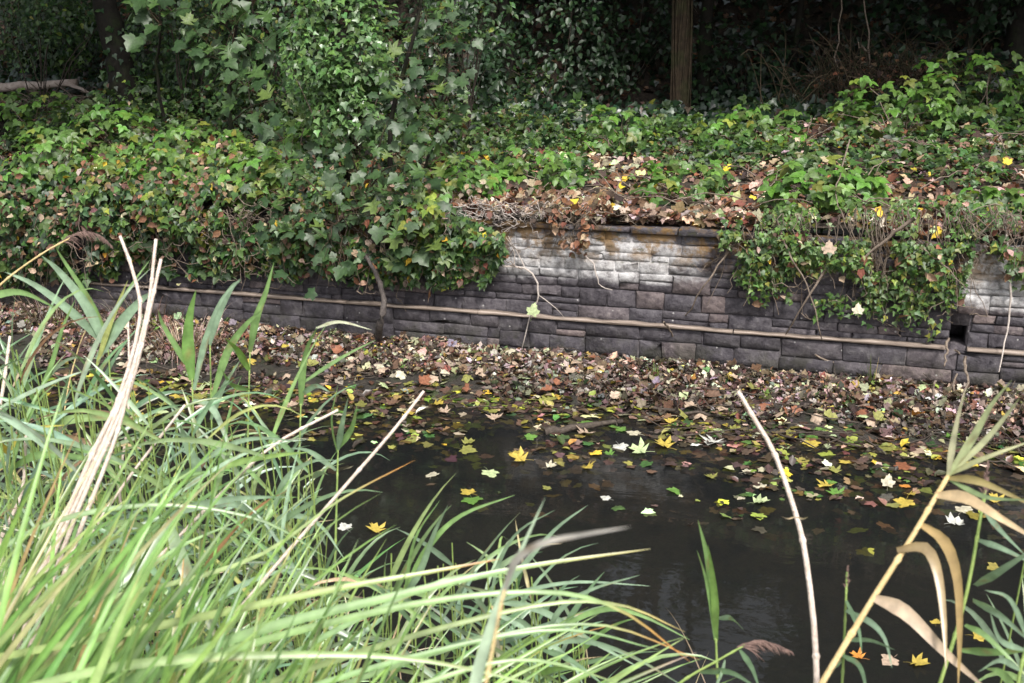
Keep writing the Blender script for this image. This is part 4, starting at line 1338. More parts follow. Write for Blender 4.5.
tree('slender_dark_tree', [t5 - (0, 0, .1), up(t5, .02, 0, 3), up(t5, .1, .1, 5), up(t5, .2, .2, 7)], .10, 'thin shaded trunk just right of the brown tree', up(t5, 4.8, .6, 6.6), .85, 0, 'bark', 90)
for i, (x, Y, z_, s_, dy, lab) in enumerate(((1010, 6.8, 6.0, .95, -1.2, 'dark tree in the deep shade right of the dead bramble thicket'), (1130, 6.2, 5.8, 1.3, -1.6, 'dark tree in the deep shade beyond the right edge'),
                                             (440, 8.4, 7.6, 1.1, 0, 'faint dark trunk far up the shaded hillside'), (330, 7.2, 7.4, 1.2, .8, 'dark trunk hidden behind the ivy mound'),
                                             (-120, 6.2, 7.5, 1.2, 0, 'dark tree on the hillside beyond the left edge'), (210, 8.2, 8.4, 1.3, .5, 'dark trunk far up the left hillside'),
                                             (1030, 9.5, 9.0, 1.2, 0, 'dark trunk highest up the hillside on the right'), (1200, 8.5, 7.6, 1.5, -1, 'tree on the hillside far beyond the right edge'), (370, 11, 10.5, 1.4, 0, 'trunk highest up the hillside in the middle'))):
    t_ = gz(x, 80, Y)
    tree('woodland_tree', [t_ - (0, 0, .1), up(t_, .05, 0, t_[2] + 1.5), up(t_, .1, .1, t_[2] + 3.2), up(t_, .1, .2, z_)], rs.uniform(.09, .15), lab, up(t_, 0, dy, z_ + .4), s_, i % 3, 'bark', 60, group='trees on the shaded hillside')

# low trees added to shade the wood floor, crowns flattened out of view
for i, (x, Y, dx, z_, s_, lab) in enumerate(((610, 6.6, 0, 4.1, .72, 'low tree added to shade the wood floor left of the brown trunk'), (790, 6.4, 0, 4.2, .75, 'low tree added to shade the wood floor right of the brown trunk'), (960, 6.2, .3, 4.3, .75, 'low tree added to shade the wood floor above the dead bramble'))):
    t_ = gz(x, 80, Y + .6)
    r_ = tree('added_shade_tree', [t_ - (0, 0, .1), up(t_, .05, -.1, 2.6), up(t_, .1, -.2, 3.4), up(t_, .1, -.3, z_)], .05, lab, up(t_, dx, -.9, z_), s_, i % 3, 'bark', 0, 3, group='low trees added for shade')
    for ch in r_.children:
        if ch.name.startswith('crown'): ch.scale = (s_, s_ * .9, s_ * .38)

# fallen log on the left
a, b = gz(-60, 92, 4.2), gz(78, 88, 4.2)
a[2] = at_y(-60, 87, 4.2)[2]; b[2] = at_y(75, 83, 4.2)[2]
g = Geo(); P = catmull([a, (a + b) / 2 + (0, 0, -.02), b], 16) + rng.normal(0, .006, (16, 3)); V, T, Q = tube(P, np.linspace(.075, .045, 16), 10); g.add(V, T, Q)
V, T, Q = tube(rough_path([P[13], P[13] + (.35, -.05, -.05), P[13] + (.75, -.1, -.2)], 8, .01), np.linspace(.035, .012, 8), 6); g.add(V, T, Q)
tag(link('fallen_log', g.mesh('fallen_log', M['log'], True)), 'pale fallen log lying on the bank at the upper left', 'log')
pairs = []
for _ in range(70):
    p = gz(rs.uniform(-20, 130), 110, rs.uniform(3.2, 4.4)); a = rs.uniform(0, 6.28); L = rs.uniform(.2, .6)
    pairs.append((p + (0, 0, rs.uniform(.02, .15)), p + np.array((math.cos(a) * L, math.sin(a) * L * .6, rs.uniform(.05, .35)))))
tag(link('brushwood', stems_geo(pairs, .010, .005, 6, .02).mesh('brushwood', M['twig'])), 'heap of grey brushwood under the fallen log', 'brushwood', kind='stuff')

# understorey bushes in the shade
UP = [((.024, .052, .020), 3), ((.016, .036, .015), 3), (G_DEEP, 2)]  # near-black greens: the shade of the wood is put into the leaf colour
for x, Y, rx, rz, dz, n, tm_, sz, lab in ((455, 4.6, .8, .9, .75, 900, L_OVAL, (.07, .13), 'dim green bush behind the sycamore sapling'), (565, 6.0, 1.1, .8, .6, 1300, L_OVAL, (.06, .11), 'dark feathery bush in the shade left of the brown trunk'),
                                         (630, 6.8, .9, .8, .9, 900, L_OVAL, (.06, .11), 'dark bush in the shade close behind the brown trunk'), (745, 6.6, .9, .6, .5, 900, L_IVY, (.06, .1), 'dark ivy mound right of the brown trunk'), (960, 7.0, 1.2, .8, .7, 1100, L_IVY, (.07, .11), 'black green bush at the right in deep shade'),
                                         (30, 6.6, 1.2, .9, .6, 1300, L_OVAL, (.07, .12), 'dark bush above the fallen log at the upper left'), (75, 5.9, .7, .8, .6, 800, L_OVAL, (.06, .11), 'leafy shrub behind the leaning ivy clad trunk'), (185, 4.4, .9, .8, .7, 1000, L_OVAL, (.06, .12), 'loose green shrub between the two left trunks'), (290, 3.2, .8, .9, .7, 1100, L_OVAL, (.06, .11), 'green shrub behind the ivy mound'),
                                         (250, 2.2, .6, .5, .4, 500, L_OVAL, (.06, .1), 'low shrub behind the bank edge left of the ivy mound'),
                                         (15, 5.3, .9, .8, .75, 1100, L_OVAL, (.05, .10), 'leafy bush above the fallen log, touching the left edge'), (62, 5.0, .6, .7, .8, 800, L_IVY, (.05, .09), 'small leaved bush just left of the ivy clad trunk'),
                                         (165, 3.6, .6, .8, .55, 900, L_OVAL, (.05, .10), 'open green bush just right of the ivy clad trunk'), (212, 3.2, .5, .7, .55, 700, L_IVY, (.05, .09), 'small leaved bush under the slender sycamore')):
    b = gz(x, 80, Y)
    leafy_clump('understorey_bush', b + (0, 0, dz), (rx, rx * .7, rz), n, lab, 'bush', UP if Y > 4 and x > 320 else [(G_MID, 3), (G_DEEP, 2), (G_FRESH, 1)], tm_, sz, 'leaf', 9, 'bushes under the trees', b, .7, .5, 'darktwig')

# hawthorns whose branches hang into the top of the picture
for x, y, Y, rx, rz, n, lab in ((40, 6, 2.9, .65, .36, 700, 'hawthorn branches hanging into the top left corner'), (185, 10, 2.5, .6, .40, 700, 'hawthorn branches hanging between the trunk and the slender sycamore'), (265, 30, 2.1, .40, .40, 450, 'hawthorn spray hanging left of the ivy mound'), (465, 10, 2.2, .5, .40, 600, 'hawthorn spray hanging right of the sycamore sapling top')):
    b = gz(x, 100, Y + .5); p = at_y(x, y, Y)
    leafy_clump('hawthorn', p, (rx, rx * .7, rz), n, lab, 'shrub', [(G_MID, 3), (G_DEEP, 4), (G_YEL, .3)], L_OVAL, (.04, .085), 'leaf', 8, 'hawthorns on the bank', b, .6, .7, 'darktwig')
# dead bramble thicket
b = gz(880, 100, 5.0); root = empty('dead_bramble_thicket', b); tag(root, 'brown dead bramble thicket on the bank below the dark wood', 'thicket')
g = Geo()
for _ in range(330):
    p = np.array((rs.gauss(0, .55), rs.gauss(0, .4), 0)); a = rs.uniform(0, 6.28)
    P = droop_path(p, a, rs.uniform(.5, 1.4), rs.uniform(.5, 1.1), rs.uniform(1, 4), 8, rs.gauss(0, .5))
    V, T, Q = tube(P, np.linspace(.006, .003, 8), 4, False); g.add(V, None, Q)
s = link('stems', g.mesh('stems', M['bark_brown']), root); s['kind'] = 'stuff'
P, d = cloud((0, 0, .2), (.7, .5, .3), 420, .4, .2)
f = scatter_multi('dead_leaves', [(L_CURL, P, frames(light_normals(d), (0, 0, -1), 2), rng.uniform(.05, .09, 420), palette(420, [(BROWN, 2), (DKBROWN, 2), (RUSSET, 1)], .2))], M['dead'], root); f['kind'] = 'stuff'
for k_, (p, lab) in enumerate((([gz(872, 90, 5.2), at_y(868, 40, 5.2), at_y(862, -40, 5.2)], 'pale thin stem rising from the dead bramble thicket'), ([gz(840, 90, 5.0), at_y(838, 50, 5), at_y(842, -30, 5)], 'dim thin stem left of the pale one in the thicket'), ([at_y(868, 52, 4.9), at_y(857, 42, 4.9)], 'short broken pale stem leaning in the thicket'))):
    stick('thin_sapling', p, .014, lab, 'twig', 'sapling', None, 10, .02, 5)
# ------------------------------------------------------------------ reeds and sedges of the near margin
RB = (0.25, 0.36, 0.24); RG = (0.22, 0.36, 0.13); RY = (0.42, 0.45, 0.16); RD = (0.15, 0.24, 0.13); ST = (0.55, 0.43, 0.26); OR = (0.50, 0.24, 0.06); BRN = (0.24, 0.145, 0.085)


def ground_z(p):
    return float(h_bed(p[0], p[1]))


def blade_obj(P, width, col, parent, off, face=(0.25, -1.0, 0.55), name='leaf', tip=None, twist=0., fold=.14, taper=.75, base=.45):
    V, Q = blade(np.asarray(P) - off, width, face, fold, twist, taper, base)
    g = Geo(); g.add(V, None, Q, blade_cols(len(P), col, tip))
    return link(name, g.mesh(name, M['reed'], True), parent)


def pxcurve(pts, d0, d1=None, n=12):
    d1 = d0 if d1 is None else d1
    k = len(pts)
    return catmull([at_d(x, y, d0 + (d1 - d0) * i / max(k - 1, 1)) for i, (x, y) in enumerate(pts)], n)


def plume(P, off, parent, dens=130, L=.05, dirv=(0, 0, -1)):
    """feathery seed head along the last part of a stem"""
    g = Geo(); n = len(P); ln = float(np.sum(np.linalg.norm(np.diff(P, axis=0), axis=1))); L = min(L, ln * .4); curved = ln > .09
    for _ in range(dens):
        i = rs.random() ** .8; q = i * (n - 1); k = int(min(q, n - 2)); p = P[k] + (P[k + 1] - P[k]) * (q - k) - off
        d = nrm(np.asarray(dirv) * (.5 if curved else 0) + nrm(P[min(k + 2, n - 1)] - P[k]) * 1.0 + rng.normal(0, .22, 3)); l_ = L * rs.uniform(.4, 1) * (1.2 - i)
        V, Q = blade(catmull([p, p + d * l_ * .5, p + d * l_ + np.array([0, 0, -l_ * .25])], 4), .0028, (0, -1, .4), .05); g.add(V, None, Q)
    return link('seed_head', g.mesh('seed_head', M['plume']), parent)


def reed_px(name, label, stem, dep, r, leaves, mat='greenstem', group=None, head=None, dep1=None):
    P = pxcurve(stem, dep, dep1, 16)                                     # first point is the foot
    foot = P[0]; gz_ = min(ground_z(foot), 0.9)
    base = np.array((foot[0], foot[1], gz_))
    root = empty(name, base); tag(root, label, 'reed', group)
    full = np.vstack([[base + (0, 0, -.05)], P]) if foot[2] > gz_ + .02 else P
    full = catmull(full, 22) if len(full) < 6 else full
    n = len(full)
    rr = np.linspace(r, r * .6, n)
    V, T, Q = tube(full - base, rr, 7); g = Geo(); g.add(V, T, Q)
    for q in (3, 7, 11, 14):                                             # nodes
        if q < n - 1:
            dd = nrm(full[q + 1] - full[q]); V, T, Q = tube([full[q] - base - dd * .006, full[q] - base, full[q] - base + dd * .006], [rr[q] * 1.02, rr[q] * 1.35, rr[q] * 1.02], 7); g.add(V, T, Q)
    link('stem', g.mesh('stem', M[mat], True), root)
    for lf in leaves:
        pts, wpx, col = lf[:3]; opt = lf[3] if len(lf) > 3 else {}
        d0 = opt.get('d', dep1 if dep1 is not None else dep); d1 = opt.get('d1', d0 - .12)
        blade_obj(pxcurve(pts, d0, d1, 13), wpx * (.72 if mat == 'greenstem' else .75) / F_PX * d0, col, root, base, opt.get('face', (0.2 + rs.gauss(0, .3), -1.0, .5 + rs.gauss(0, .2))), 'leaf', opt.get('tip'), opt.get('twist', rs.gauss(0, .25)))
    if head: plume(pxcurve(head, dep1 or dep, None, 10), base, root)
    return root


# dry stalks on the left
DS = 'pale dry reed stalks on the left'
for st, d, r, lab in (([(20, 640), (70, 512), (118, 400), (140, 318), (133, 272), (120, 236)], 2.35, .0055, 'pale dry stalk of the left bundle whose thin top bends back to the left'),
                      ([(10, 660), (62, 535), (118, 410), (146, 318), (156, 239)], 2.3, .0055, 'pale dry stalk of the left bundle, the tallest straight one'),
                      ([(24, 665), (74, 520), (126, 400), (147, 322), (161, 259)], 2.25, .0055, 'pale dry stalk of the left bundle, second tallest, rightmost at its tip'),
                      ([(40, 640), (84, 520), (118, 430), (139, 344)], 2.2, .0055, 'pale dry stalk of the left bundle, cut off short below the tall tips'),
                      ([(0, 640), (46, 560), (92, 455), (126, 388)], 2.3, .007, 'pale dry stalk lowest on the left side of the bundle'),
                      ([(118, 480), (127, 430), (129, 372), (128, 318)], 3.5, .005, 'thin upright dry stalk just behind the left bundle')):
    reed_px('dry_reed_stalk', lab, st, d, r, [], 'straw', DS)
for st, d, r, lab in (([(150, 720), (188, 672), (262, 582), (339, 493), (392, 432), (424, 391)], 2.5, .0055, 'long dry stalk slanting up to the right, its tip over the dark water'),
                      ([(60, 668), (108, 612), (200, 515), (270, 448), (338, 410)], 2.7, .0055, 'dry stalk slanting parallel behind the longest one, ending among green leaves'),
                      ([(20, 640), (65, 574), (120, 490), (185, 405)], 2.8, .0055, 'dry stalk slanting just right of the stalk bundle'),
                      ([(-12, 470), (2, 395), (10, 336)], 3.0, .006, 'short dry stalk at the left edge of the picture'),
                      ([(0, 540), (22, 490), (26, 430)], 2.9, .006, 'dry stalk stub standing low at the left edge')):
    reed_px('dry_reed_stalk', lab, st, d, r, [], 'straw')
# dry stalk and dry reed on the right
reed_px('dry_reed_stalk', 'long pale bent dry stalk standing alone in the water, right of centre', [(817, 720), (815, 640), (806, 560), (796, 515), (775, 455), (755, 420), (738, 391)], 2.0, .0062,
        [([(795, 517), (788, 519), (781, 516)], 3, ST), ([(796, 517), (803, 519), (808, 517)], 3, ST)], 'straw')
reed_px('dry_reed', 'thick yellow dry reed slanting to the upper right with withered hanging leaves', [(800, 725), (822, 683), (872, 600), (910, 540), (948, 476)], 1.75, .0062,
        [([(948, 476), (972, 440), (992, 405), (1012, 380)], 11, (.58, .64, .36)), ([(950, 474), (985, 440), (1010, 410), (1022, 394)], 9, (.62, .64, .40)), ([(948, 476), (952, 445), (958, 415), (966, 388)], 10, (.66, .64, .44)),
         ([(950, 474), (985, 458), (1040, 438)], 8, (.62, .62, .36)), ([(948, 478), (975, 480), (1005, 492), (1045, 512)], 11, (.45, .36, .16)), ([(935, 495), (965, 498), (1000, 518), (1045, 545)], 16, (.62, .46, .27)), ([(950, 480), (985, 497), (1030, 500)], 8, (.22, .30, .14)),
         ([(872, 597), (905, 612), (945, 652), (990, 692)], 20, (.55, .42, .30)), ([(897, 550), (925, 548), (938, 575), (944, 625), (946, 670)], 15, (.34, .25, .13)), ([(920, 524), (945, 542), (958, 580), (960, 640), (958, 690)], 15, (.42, .29, .12))], 'straw_warm')
reed_px('green_reed', 'green reed with a feathery brown tip at the right edge', [(925, 730), (940, 683), (965, 600), (981, 515), (985, 490)], 1.9, .0042,
        [([(975, 585), (1000, 570), (1040, 545)], 15, RB), ([(973, 600), (1000, 615), (1040, 650)], 12, RB), ([(965, 625), (990, 640), (1040, 690)], 10, RG), ([(978, 540), (1005, 550), (1045, 570)], 9, RB), ([(984, 510), (1000, 530), (1025, 555)], 8, RB), ([(960, 650), (1000, 652), (1040, 648)], 11, RG)],
        'greenstem', None, [(984, 500), (986, 482), (988, 462)])
reed_px('green_reed', 'thin green reed with brown tip at the foot of the slanting dry reed', [(838, 725), (842, 683), (845, 620), (847, 572)], 1.95, .003,
        [([(845, 610), (870, 622), (885, 640), (892, 668)], 9, RB), ([(846, 600), (858, 628), (862, 655)], 7, RD), ([(842, 655), (860, 668), (868, 700)], 10, RD), ([(842, 660), (832, 668), (822, 690)], 9, RD), ([(843, 640), (870, 640), (895, 650)], 7, RB)],
        'greenstem', None, [(846, 590), (847, 578), (848, 566)])
reed_px('green_reed', 'green reed leaning in from the bottom right corner', [(1010, 740), (1018, 683), (1032, 620)], 1.7, .004,
        [([(1016, 690), (1000, 672), (985, 668)], 12, RG), ([(1020, 670), (1000, 660), (978, 672)], 9, RB), ([(1024, 650), (1000, 640), (990, 612)], 9, RB), ([(1028, 640), (1010, 600), (985, 590)], 8, RB)])
reed_px('green_reed', 'single upright green shoot in the open water left of the bent stalk', [(722, 720), (718, 683), (716, 640), (716, 622)], 2.2, .0032,
        [([(716, 640), (712, 590), (707, 555), (698, 520)], 13, RG), ([(716, 640), (715, 600), (712, 570), (708, 545)], 11, (.2, .33, .09)), ([(717, 618), (730, 618), (744, 630)], 8, RB), ([(715, 630), (706, 580), (697, 550)], 5, RG)])
reed_px('plumed_reed', 'drooping reed with feathery seed head at the bottom, left of the bent stalk', [(640, 720), (680, 683), (715, 662), (745, 645)], 2.0, .003, [([(700, 672), (730, 672), (760, 690)], 9, RD), ([(725, 660), (720, 676), (712, 692)], 7, RB), ([(740, 650), (752, 668), (760, 690)], 8, RD)], 'greenstem', None, [(735, 648), (755, 641), (775, 644), (792, 652)])
reed_px('plumed_reed', 'tall reed at the left edge with a drooping dark seed head', [(-40, 330), (0, 285), (40, 255), (70, 238)], 3.1, .0035, [([(-20, 300), (20, 292), (60, 310)], 10, RG)], 'straw_warm', None, [(58, 243), (78, 232), (98, 234), (112, 246)])
reed_px('plumed_reed', 'short reed with a pinkish seed head among the left leaves', [(60, 470), (66, 400), (78, 350), (88, 325)], 3.6, .003, [], 'straw_warm', None, [(78, 352), (86, 332), (97, 318)])
# pale leaf blurred close to the lens
pb = pxcurve([(505, 590), (515, 560), (540, 542), (580, 534), (628, 528)], .80, .70, 14)
reed_px('bent_dry_leaf', 'grey bent dry reed leaf close to the lens over the open water', [(470, 760), (486, 683), (500, 610), (506, 585)], .85, .0016, [([(505, 590), (515, 562), (540, 544), (580, 535), (630, 527)], 11, (.62, .58, .54), {'d': .8, 'd1': .7, 'twist': 0.1})], 'straw_warm')

# green reeds of the left stand, their big leaves measured
GRP = 'green reeds of the left stand'
HR = [('green reed whose broad blue green leaf arches left of the dry stalks', [(120, 460), (112, 400), (108, 345)], 3.5, [([(108, 352), (88, 308), (60, 272), (42, 256)], 14, RB), ([(106, 345), (72, 312), (35, 285), (5, 272)], 13, RB), ([(108, 335), (90, 300), (65, 262), (55, 246)], 8, RG)]),
      ('green reed with two upright leaves right against the dry stalk bundle', [(92, 440), (96, 380), (98, 352)], 3.3, [([(98, 358), (112, 320), (132, 285), (150, 260)], 9, RG), ([(97, 360), (118, 328), (140, 302), (152, 292)], 18, RB), ([(97, 365), (108, 330), (120, 300), (128, 280)], 8, RY)]),
      ('green reed with a tall upright blade right of the dry stalk bundle', [(196, 520), (194, 440), (192, 375)], 3.2, [([(192, 380), (188, 345), (190, 315), (196, 290)], 17, (.2, .36, .1)), ([(192, 372), (178, 350), (163, 325), (158, 310)], 9, RG), ([(194, 390), (206, 340), (222, 300), (241, 278)], 10, RB), ([(193, 400), (212, 408), (225, 435), (236, 470)], 10, RB)]),
      ('green reed with a broad leaf pointing up right beside the tall upright blade', [(212, 530), (212, 450), (210, 345)], 3.3, [([(210, 345), (220, 312), (232, 288), (241, 280)], 13, RB), ([(212, 400), (228, 352), (246, 325), (262, 310)], 12, RG), ([(211, 420), (222, 390), (240, 360)], 9, RB)]),
      ('green reed with a narrow leaf crossing the timber rail', [(247, 520), (248, 430), (250, 352)], 3.3, [([(250, 352), (256, 320), (266, 292), (274, 262)], 11, RG), ([(249, 370), (238, 350), (225, 338)], 11, (.2, .34, .08)), ([(249, 390), (232, 384), (222, 370)], 9, RG)]),
      ('green reed with a bent leaf pointing right towards the stake', [(298, 540), (299, 470), (301, 400)], 3.1, [([(301, 405), (302, 372), (308, 345), (318, 326)], 11, RG), ([(316, 328), (340, 322), (372, 330)], 5, (.62, .64, .46)), ([(300, 385), (330, 365), (352, 352), (376, 340)], 7, RG), ([(301, 395), (316, 386), (330, 392)], 8, RB)]),
      ('green reed with paired leaves on the water below the stake', [(335, 560), (337, 490), (338, 450)], 3.0, [([(338, 450), (342, 425), (348, 398)], 9, RB), ([(339, 448), (352, 428), (357, 405)], 9, RG), ([(338, 455), (332, 420), (338, 385)], 5, RG), ([(336, 470), (310, 452), (290, 448)], 8, RB)]),
      ('green reed with a long level leaf crossing below the dry stalk tip', [(180, 600), (186, 520), (190, 470)], 2.7, [([(188, 480), (240, 462), (280, 455), (310, 452)], 9, (.26, .40, .12)), ([(190, 470), (230, 445), (262, 438), (300, 442)], 8, RB), ([(188, 490), (196, 470), (185, 440), (180, 425)], 16, RB)]),
      ('green reed with a wide pale leaf hanging down towards the bottom', [(205, 650), (190, 570), (168, 515)], 2.4, [([(168, 520), (182, 560), (203, 610), (225, 655)], 20, (.24, .33, .19), {'tip': BRN}), ([(168, 525), (145, 560), (115, 590), (95, 620)], 22, (.22, .34, .16)), ([(170, 515), (200, 505), (240, 498), (290, 497)], 12, RB)]),
      ('green reed with a leaf bent into a hook over the dark water', [(395, 690), (398, 630), (405, 585)], 2.5, [([(400, 610), (390, 590), (385, 570), (388, 548)], 5, RB), ([(402, 600), (420, 570), (435, 530), (448, 505)], 11, RB), ([(404, 590), (430, 545), (462, 515), (515, 495)], 9, RG), ([(404, 600), (415, 540), (440, 500)], 6, RG)]),
      ('green reed with a long straight leaf reaching over the open water', [(470, 720), (478, 650), (492, 600)], 2.4, [([(490, 605), (520, 570), (555, 530), (588, 505)], 9, RB), ([(490, 600), (540, 610), (590, 640), (640, 668)], 10, RB), ([(492, 605), (530, 590), (580, 582), (650, 586)], 7, RB), ([(488, 610), (530, 630), (570, 660), (585, 690)], 9, RB), ([(490, 600), (500, 560), (520, 530), (555, 510)], 6, RB)]),
      ('green reed with leaves fanning low at the bottom centre', [(520, 740), (530, 690), (545, 640)], 2.3, [([(545, 645), (580, 640), (630, 655), (690, 690)], 9, RB), ([(543, 650), (570, 660), (610, 690)], 9, RD), ([(545, 640), (560, 610), (590, 590), (640, 575)], 8, RB), ([(544, 645), (520, 620), (500, 625)], 8, RB), ([(545, 635), (600, 610), (640, 615), (690, 640)], 8, RG)]),
      ('green reed with drooping blue leaves in the middle of the left stand', [(255, 660), (262, 580), (270, 520)], 2.8, [([(270, 525), (290, 515), (320, 525), (345, 560)], 9, RB), ([(268, 530), (250, 510), (225, 505), (195, 520)], 11, RB), ([(270, 520), (285, 480), (310, 462), (335, 460)], 8, RB), ([(266, 545), (280, 560), (296, 600)], 8, RD), ([(264, 560), (240, 560), (220, 590)], 9, RD)]),
      ('green reed with leaves spread over the gap of dark water at left', [(45, 560), (40, 480), (36, 400)], 3.2, [([(36, 405), (20, 370), (-5, 345)], 12, RG), ([(36, 400), (50, 370), (62, 330), (75, 300)], 8, RG), ([(38, 430), (70, 420), (110, 418), (150, 425)], 13, (.25, .36, .14)), ([(40, 460), (10, 440), (-20, 440)], 10, RB), ([(40, 450), (60, 410), (70, 370)], 9, RD)]),
      ('green reed with a yellowing leaf at the left edge', [(5, 600), (8, 520), (10, 450)], 2.9, [([(10, 455), (-5, 440), (-30, 430)], 10, (.6, .45, .08)), ([(10, 450), (30, 430), (65, 425)], 8, (.55, .48, .1)), ([(9, 470), (40, 455), (90, 460), (120, 480)], 11, RG), ([(8, 490), (20, 440), (40, 400), (60, 380)], 9, RG)])]
for lab, st, d, lv in HR:
    reed_px('green_reed', lab, st, d, .0036, lv, 'greenstem', GRP)

# the long sedge blades that arch across the bottom, each measured
sb = at_d(60, 760, 1.55); sb[2] = ground_z(sb)
sedge = empty('sedge_tussock', sb)
tag(sedge, 'big tussock of long yellow green sedge blades arching right across the bottom', 'sedge')
SB = [([(-40, 665), (150, 628), (330, 590), (430, 572), (500, 559)], 1.45, 9, (.28, .36, .08), OR), ([(40, 720), (230, 640), (400, 595), (520, 568), (650, 549)], 1.4, 11, (.22, .35, .10), (.55, .5, .2)),
      ([(0, 740), (200, 660), (400, 607), (540, 592), (620, 610), (690, 662)], 1.5, 8, (.22, .34, .09), OR), ([(60, 760), (250, 690), (400, 640), (540, 605), (620, 605), (685, 632)], 1.6, 7, (.28, .36, .10), (.5, .4, .15)),
      ([(-20, 700), (130, 665), (290, 655), (420, 660), (560, 690)], 1.3, 10, (.26, .37, .10), None), ([(100, 770), (260, 705), (420, 655), (560, 630), (660, 650)], 1.45, 7, (.2, .33, .09), None),
      ([(120, 760), (300, 650), (420, 590), (470, 575), (520, 580)], 1.7, 6, (.2, .32, .1), None), ([(150, 760), (330, 690), (480, 640), (600, 625), (700, 660)], 1.65, 6, (.22, .34, .1), OR),
      ([(200, 770), (380, 700), (520, 660), (640, 690)], 1.5, 7, (.24, .36, .1), None), ([(-30, 620), (100, 600), (250, 560), (340, 500), (415, 460)], 1.9, 6, (.3, .38, .12), OR),
      ([(464, 740), (482, 660), (505, 590), (545, 498)], 1.1, 14, (.33, .42, .26), None), ([(-20, 560), (60, 520), (160, 505), (260, 520), (330, 560)], 2.1, 6, (.2, .3, .1), None),
      ([(20, 760), (90, 640), (160, 560), (240, 520)], 1.8, 8, (.22, .36, .1), None), ([(10, 760), (60, 620), (130, 520), (220, 450)], 1.9, 7, (.24, .36, .1), None), ([(170, 720), (175, 640), (180, 600), (184, 555)], 1.7, 7, (.4, .42, .1), OR)]
for pts, d, wpx, col, tip in SB:
    blade_obj(pxcurve(pts, d, d * 1.06, 18), wpx / F_PX * d, tuple(v * 1.0 + e_ for v, e_ in zip(col, (.02, .03, .05))), sedge, sb, (0.1 + rs.gauss(0, .2), -.8, .7), 'blade', tip, rs.gauss(0, .2), .16, .7, .8)
# the thick of the tussock
SP = [((.21, .35, .09), 4), ((.29, .42, .14), 2.5), ((.12, .22, .06), 3), ((.42, .44, .18), .8), ((.5, .40, .2), .22)]
rest = Geo()
nb = 430
cs = palette(nb, SP, .16)
for i in range(nb):
    x = rs.uniform(-140, 300) if rs.random() < .85 else rs.uniform(300, 480)
    d = rs.uniform(1.25, 2.3) if x < 300 else rs.uniform(1.5, 2.3)
    r0 = at_d(x, rs.uniform(690, 830) + max(0, x) * .45 if x < 300 else rs.uniform(740, 900), d)
    az = YAW + rs.gauss(.45, .45) if x < 300 else YAW + rs.gauss(.25, .4)
    L = (rs.uniform(150, 370) if x < 300 else rs.uniform(170, 330)) * d / F_PX
    el = rs.uniform(.75, 1.3) if x < 300 else rs.uniform(.3, .8)
    P = droop_path(r0, az, el, L, rs.uniform(.3, 1.9), 12, rs.gauss(0, .2))
    wd = rs.uniform(.006, .0125)
    if i < 285:
        blade_obj(P, wd, cs[i], sedge, sb, (.1, -.8, .6), 'blade', OR if rs.random() < .06 else None, rs.gauss(0, .5), .16, .7, .8)
    else:
        V, Q = blade(P - sb, wd, (.1, -.8, .6), .16, rs.gauss(0, .5), .7, .8); rest.add(V, None, Q, blade_cols(12, cs[i], BRN if rs.random() < .06 else None))
f = link('blades', rest.mesh('blades', M['reed'], True), sedge); f['kind'] = 'stuff'

# the thicket of reed leaves behind, too dense to count
g, gs = Geo(), Geo()
RP = [(RB, 4), (RG, 3), (RD, 2.5), ((.24, .34, .15), 1.5), (RY, .4), (ST, .35), (BRN, .3)]


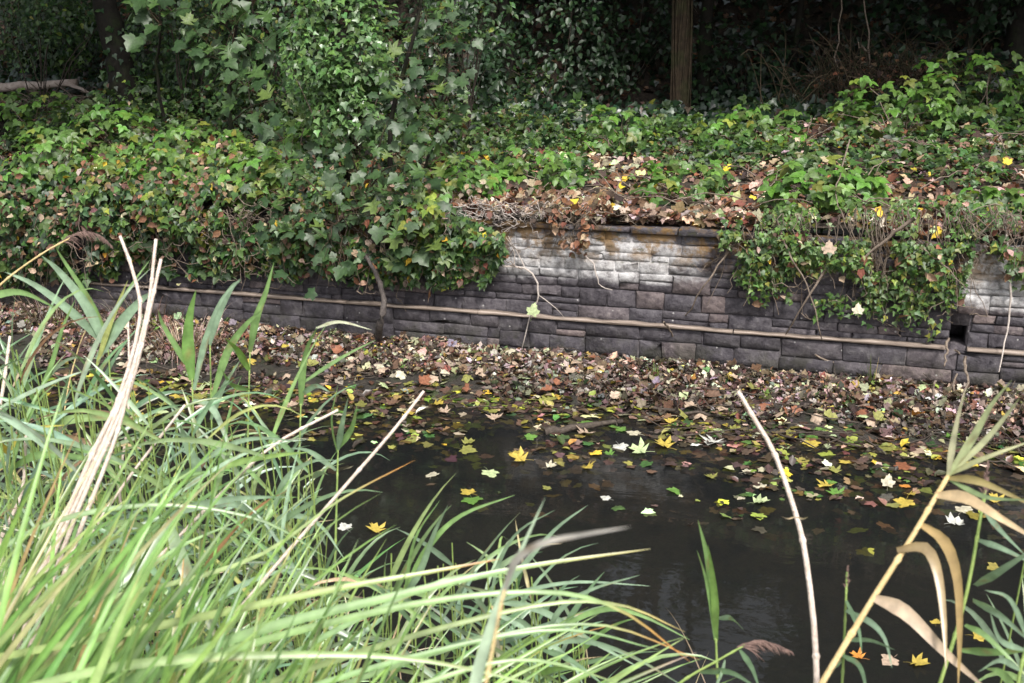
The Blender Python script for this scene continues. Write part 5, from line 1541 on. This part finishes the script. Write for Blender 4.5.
def reed_filler(x, ytop, d, nleaf, L0=.30):
    top = at_d(x, ytop, d); foot = np.array((top[0] + rs.gauss(0, .08), top[1] + rs.gauss(0, .06), 0)); foot[2] = min(ground_z(foot), .6) - .05
    if top[2] - foot[2] < .25: return
    lean = rs.gauss(.05, .05)
    P = catmull([foot, (foot + top) / 2 + (lean * .3, 0, 0), top], 10)
    V, T, Q = tube(P, np.linspace(.0035, .0018, 10), 5, False); gs.add(V, None, Q)
    cc = palette(nleaf, RP, .2)
    for k in range(nleaf):
        t = .25 + .75 * (k + rs.random()) / nleaf; q = t * 8.99; j = int(q); p = P[j] + (P[j + 1] - P[j]) * (q - j)
        az = (0 if k % 2 else math.pi) + rs.gauss(.3, .8); L = L0 * rs.uniform(.6, 1.35)
        Pb = droop_path(p, az, rs.uniform(.4, 1.2), L, rs.uniform(2, 7.5), 9, rs.gauss(0, .5))
        V, Q = blade(Pb, rs.uniform(.008, .017), (.1, -.9, .5), .14, rs.gauss(0, .6)); g.add(V, None, Q, blade_cols(9, cc[k], ST if rs.random() < .1 else None))


for _ in range(135):
    x = 390 * rs.random() ** 1.15 - 60; lim = np.interp(x, [-60, 0, 90, 160, 240, 330], [310, 335, 365, 385, 415, 455])
    reed_filler(x, lim + abs(rs.gauss(0, 75)), rs.uniform(2.5, 3.9), rs.randrange(5, 9))
for _ in range(46):
    x = rs.uniform(360, 600); lim = np.interp(x, [360, 420, 480, 560, 600], [560, 540, 545, 585, 625])
    reed_filler(x, lim + abs(rs.gauss(0, 45)), rs.uniform(2.3, 2.9), rs.randrange(5, 8), .26)
for _ in range(9):
    reed_filler(rs.uniform(1000, 1060), rs.uniform(520, 640), rs.uniform(1.9, 2.6), 6, .26)
th = empty('reed_thicket', (-2.2, -5.4, 0)); th['kind'] = 'stuff'; tag(th, 'dense thicket of blue green reed leaves along the near water edge', 'reeds')
for nm, gg, mt in (('leaves', g, 'reed'), ('stems', gs, 'greenstem')):
    o = link(nm, gg.mesh(nm, M[mt], True), th); o.location = (2.2, 5.4, 0); o['kind'] = 'stuff'

# dead leaves and bent straw lying low in the stand
n = 260
X = rng.uniform(-4.2, -.3, n); Y = rng.uniform(-6.2, -4.6, n)
g = Geo(); cs = palette(n, [(ST, 3), (BRN, 3), (TAN, 2)], .2)
for i in range(n):
    zz_ = max(ground_z((X[i], Y[i])), 0) + rs.uniform(.02, .35)
    P = droop_path((X[i], Y[i], zz_), rs.uniform(0, 6.28), rs.uniform(-.2, .6), rs.uniform(.2, .55), rs.uniform(.5, 3), 8)
    V, Q = blade(P, rs.uniform(.004, .011), (0, -.6, .8), .1, rs.gauss(0, .5)); g.add(V, None, Q, cs[i])
tag(link('reed_straw', g.mesh('reed_straw', M['reed'])), 'fallen straw and dead leaves caught low among the reeds', 'straw', kind='stuff')
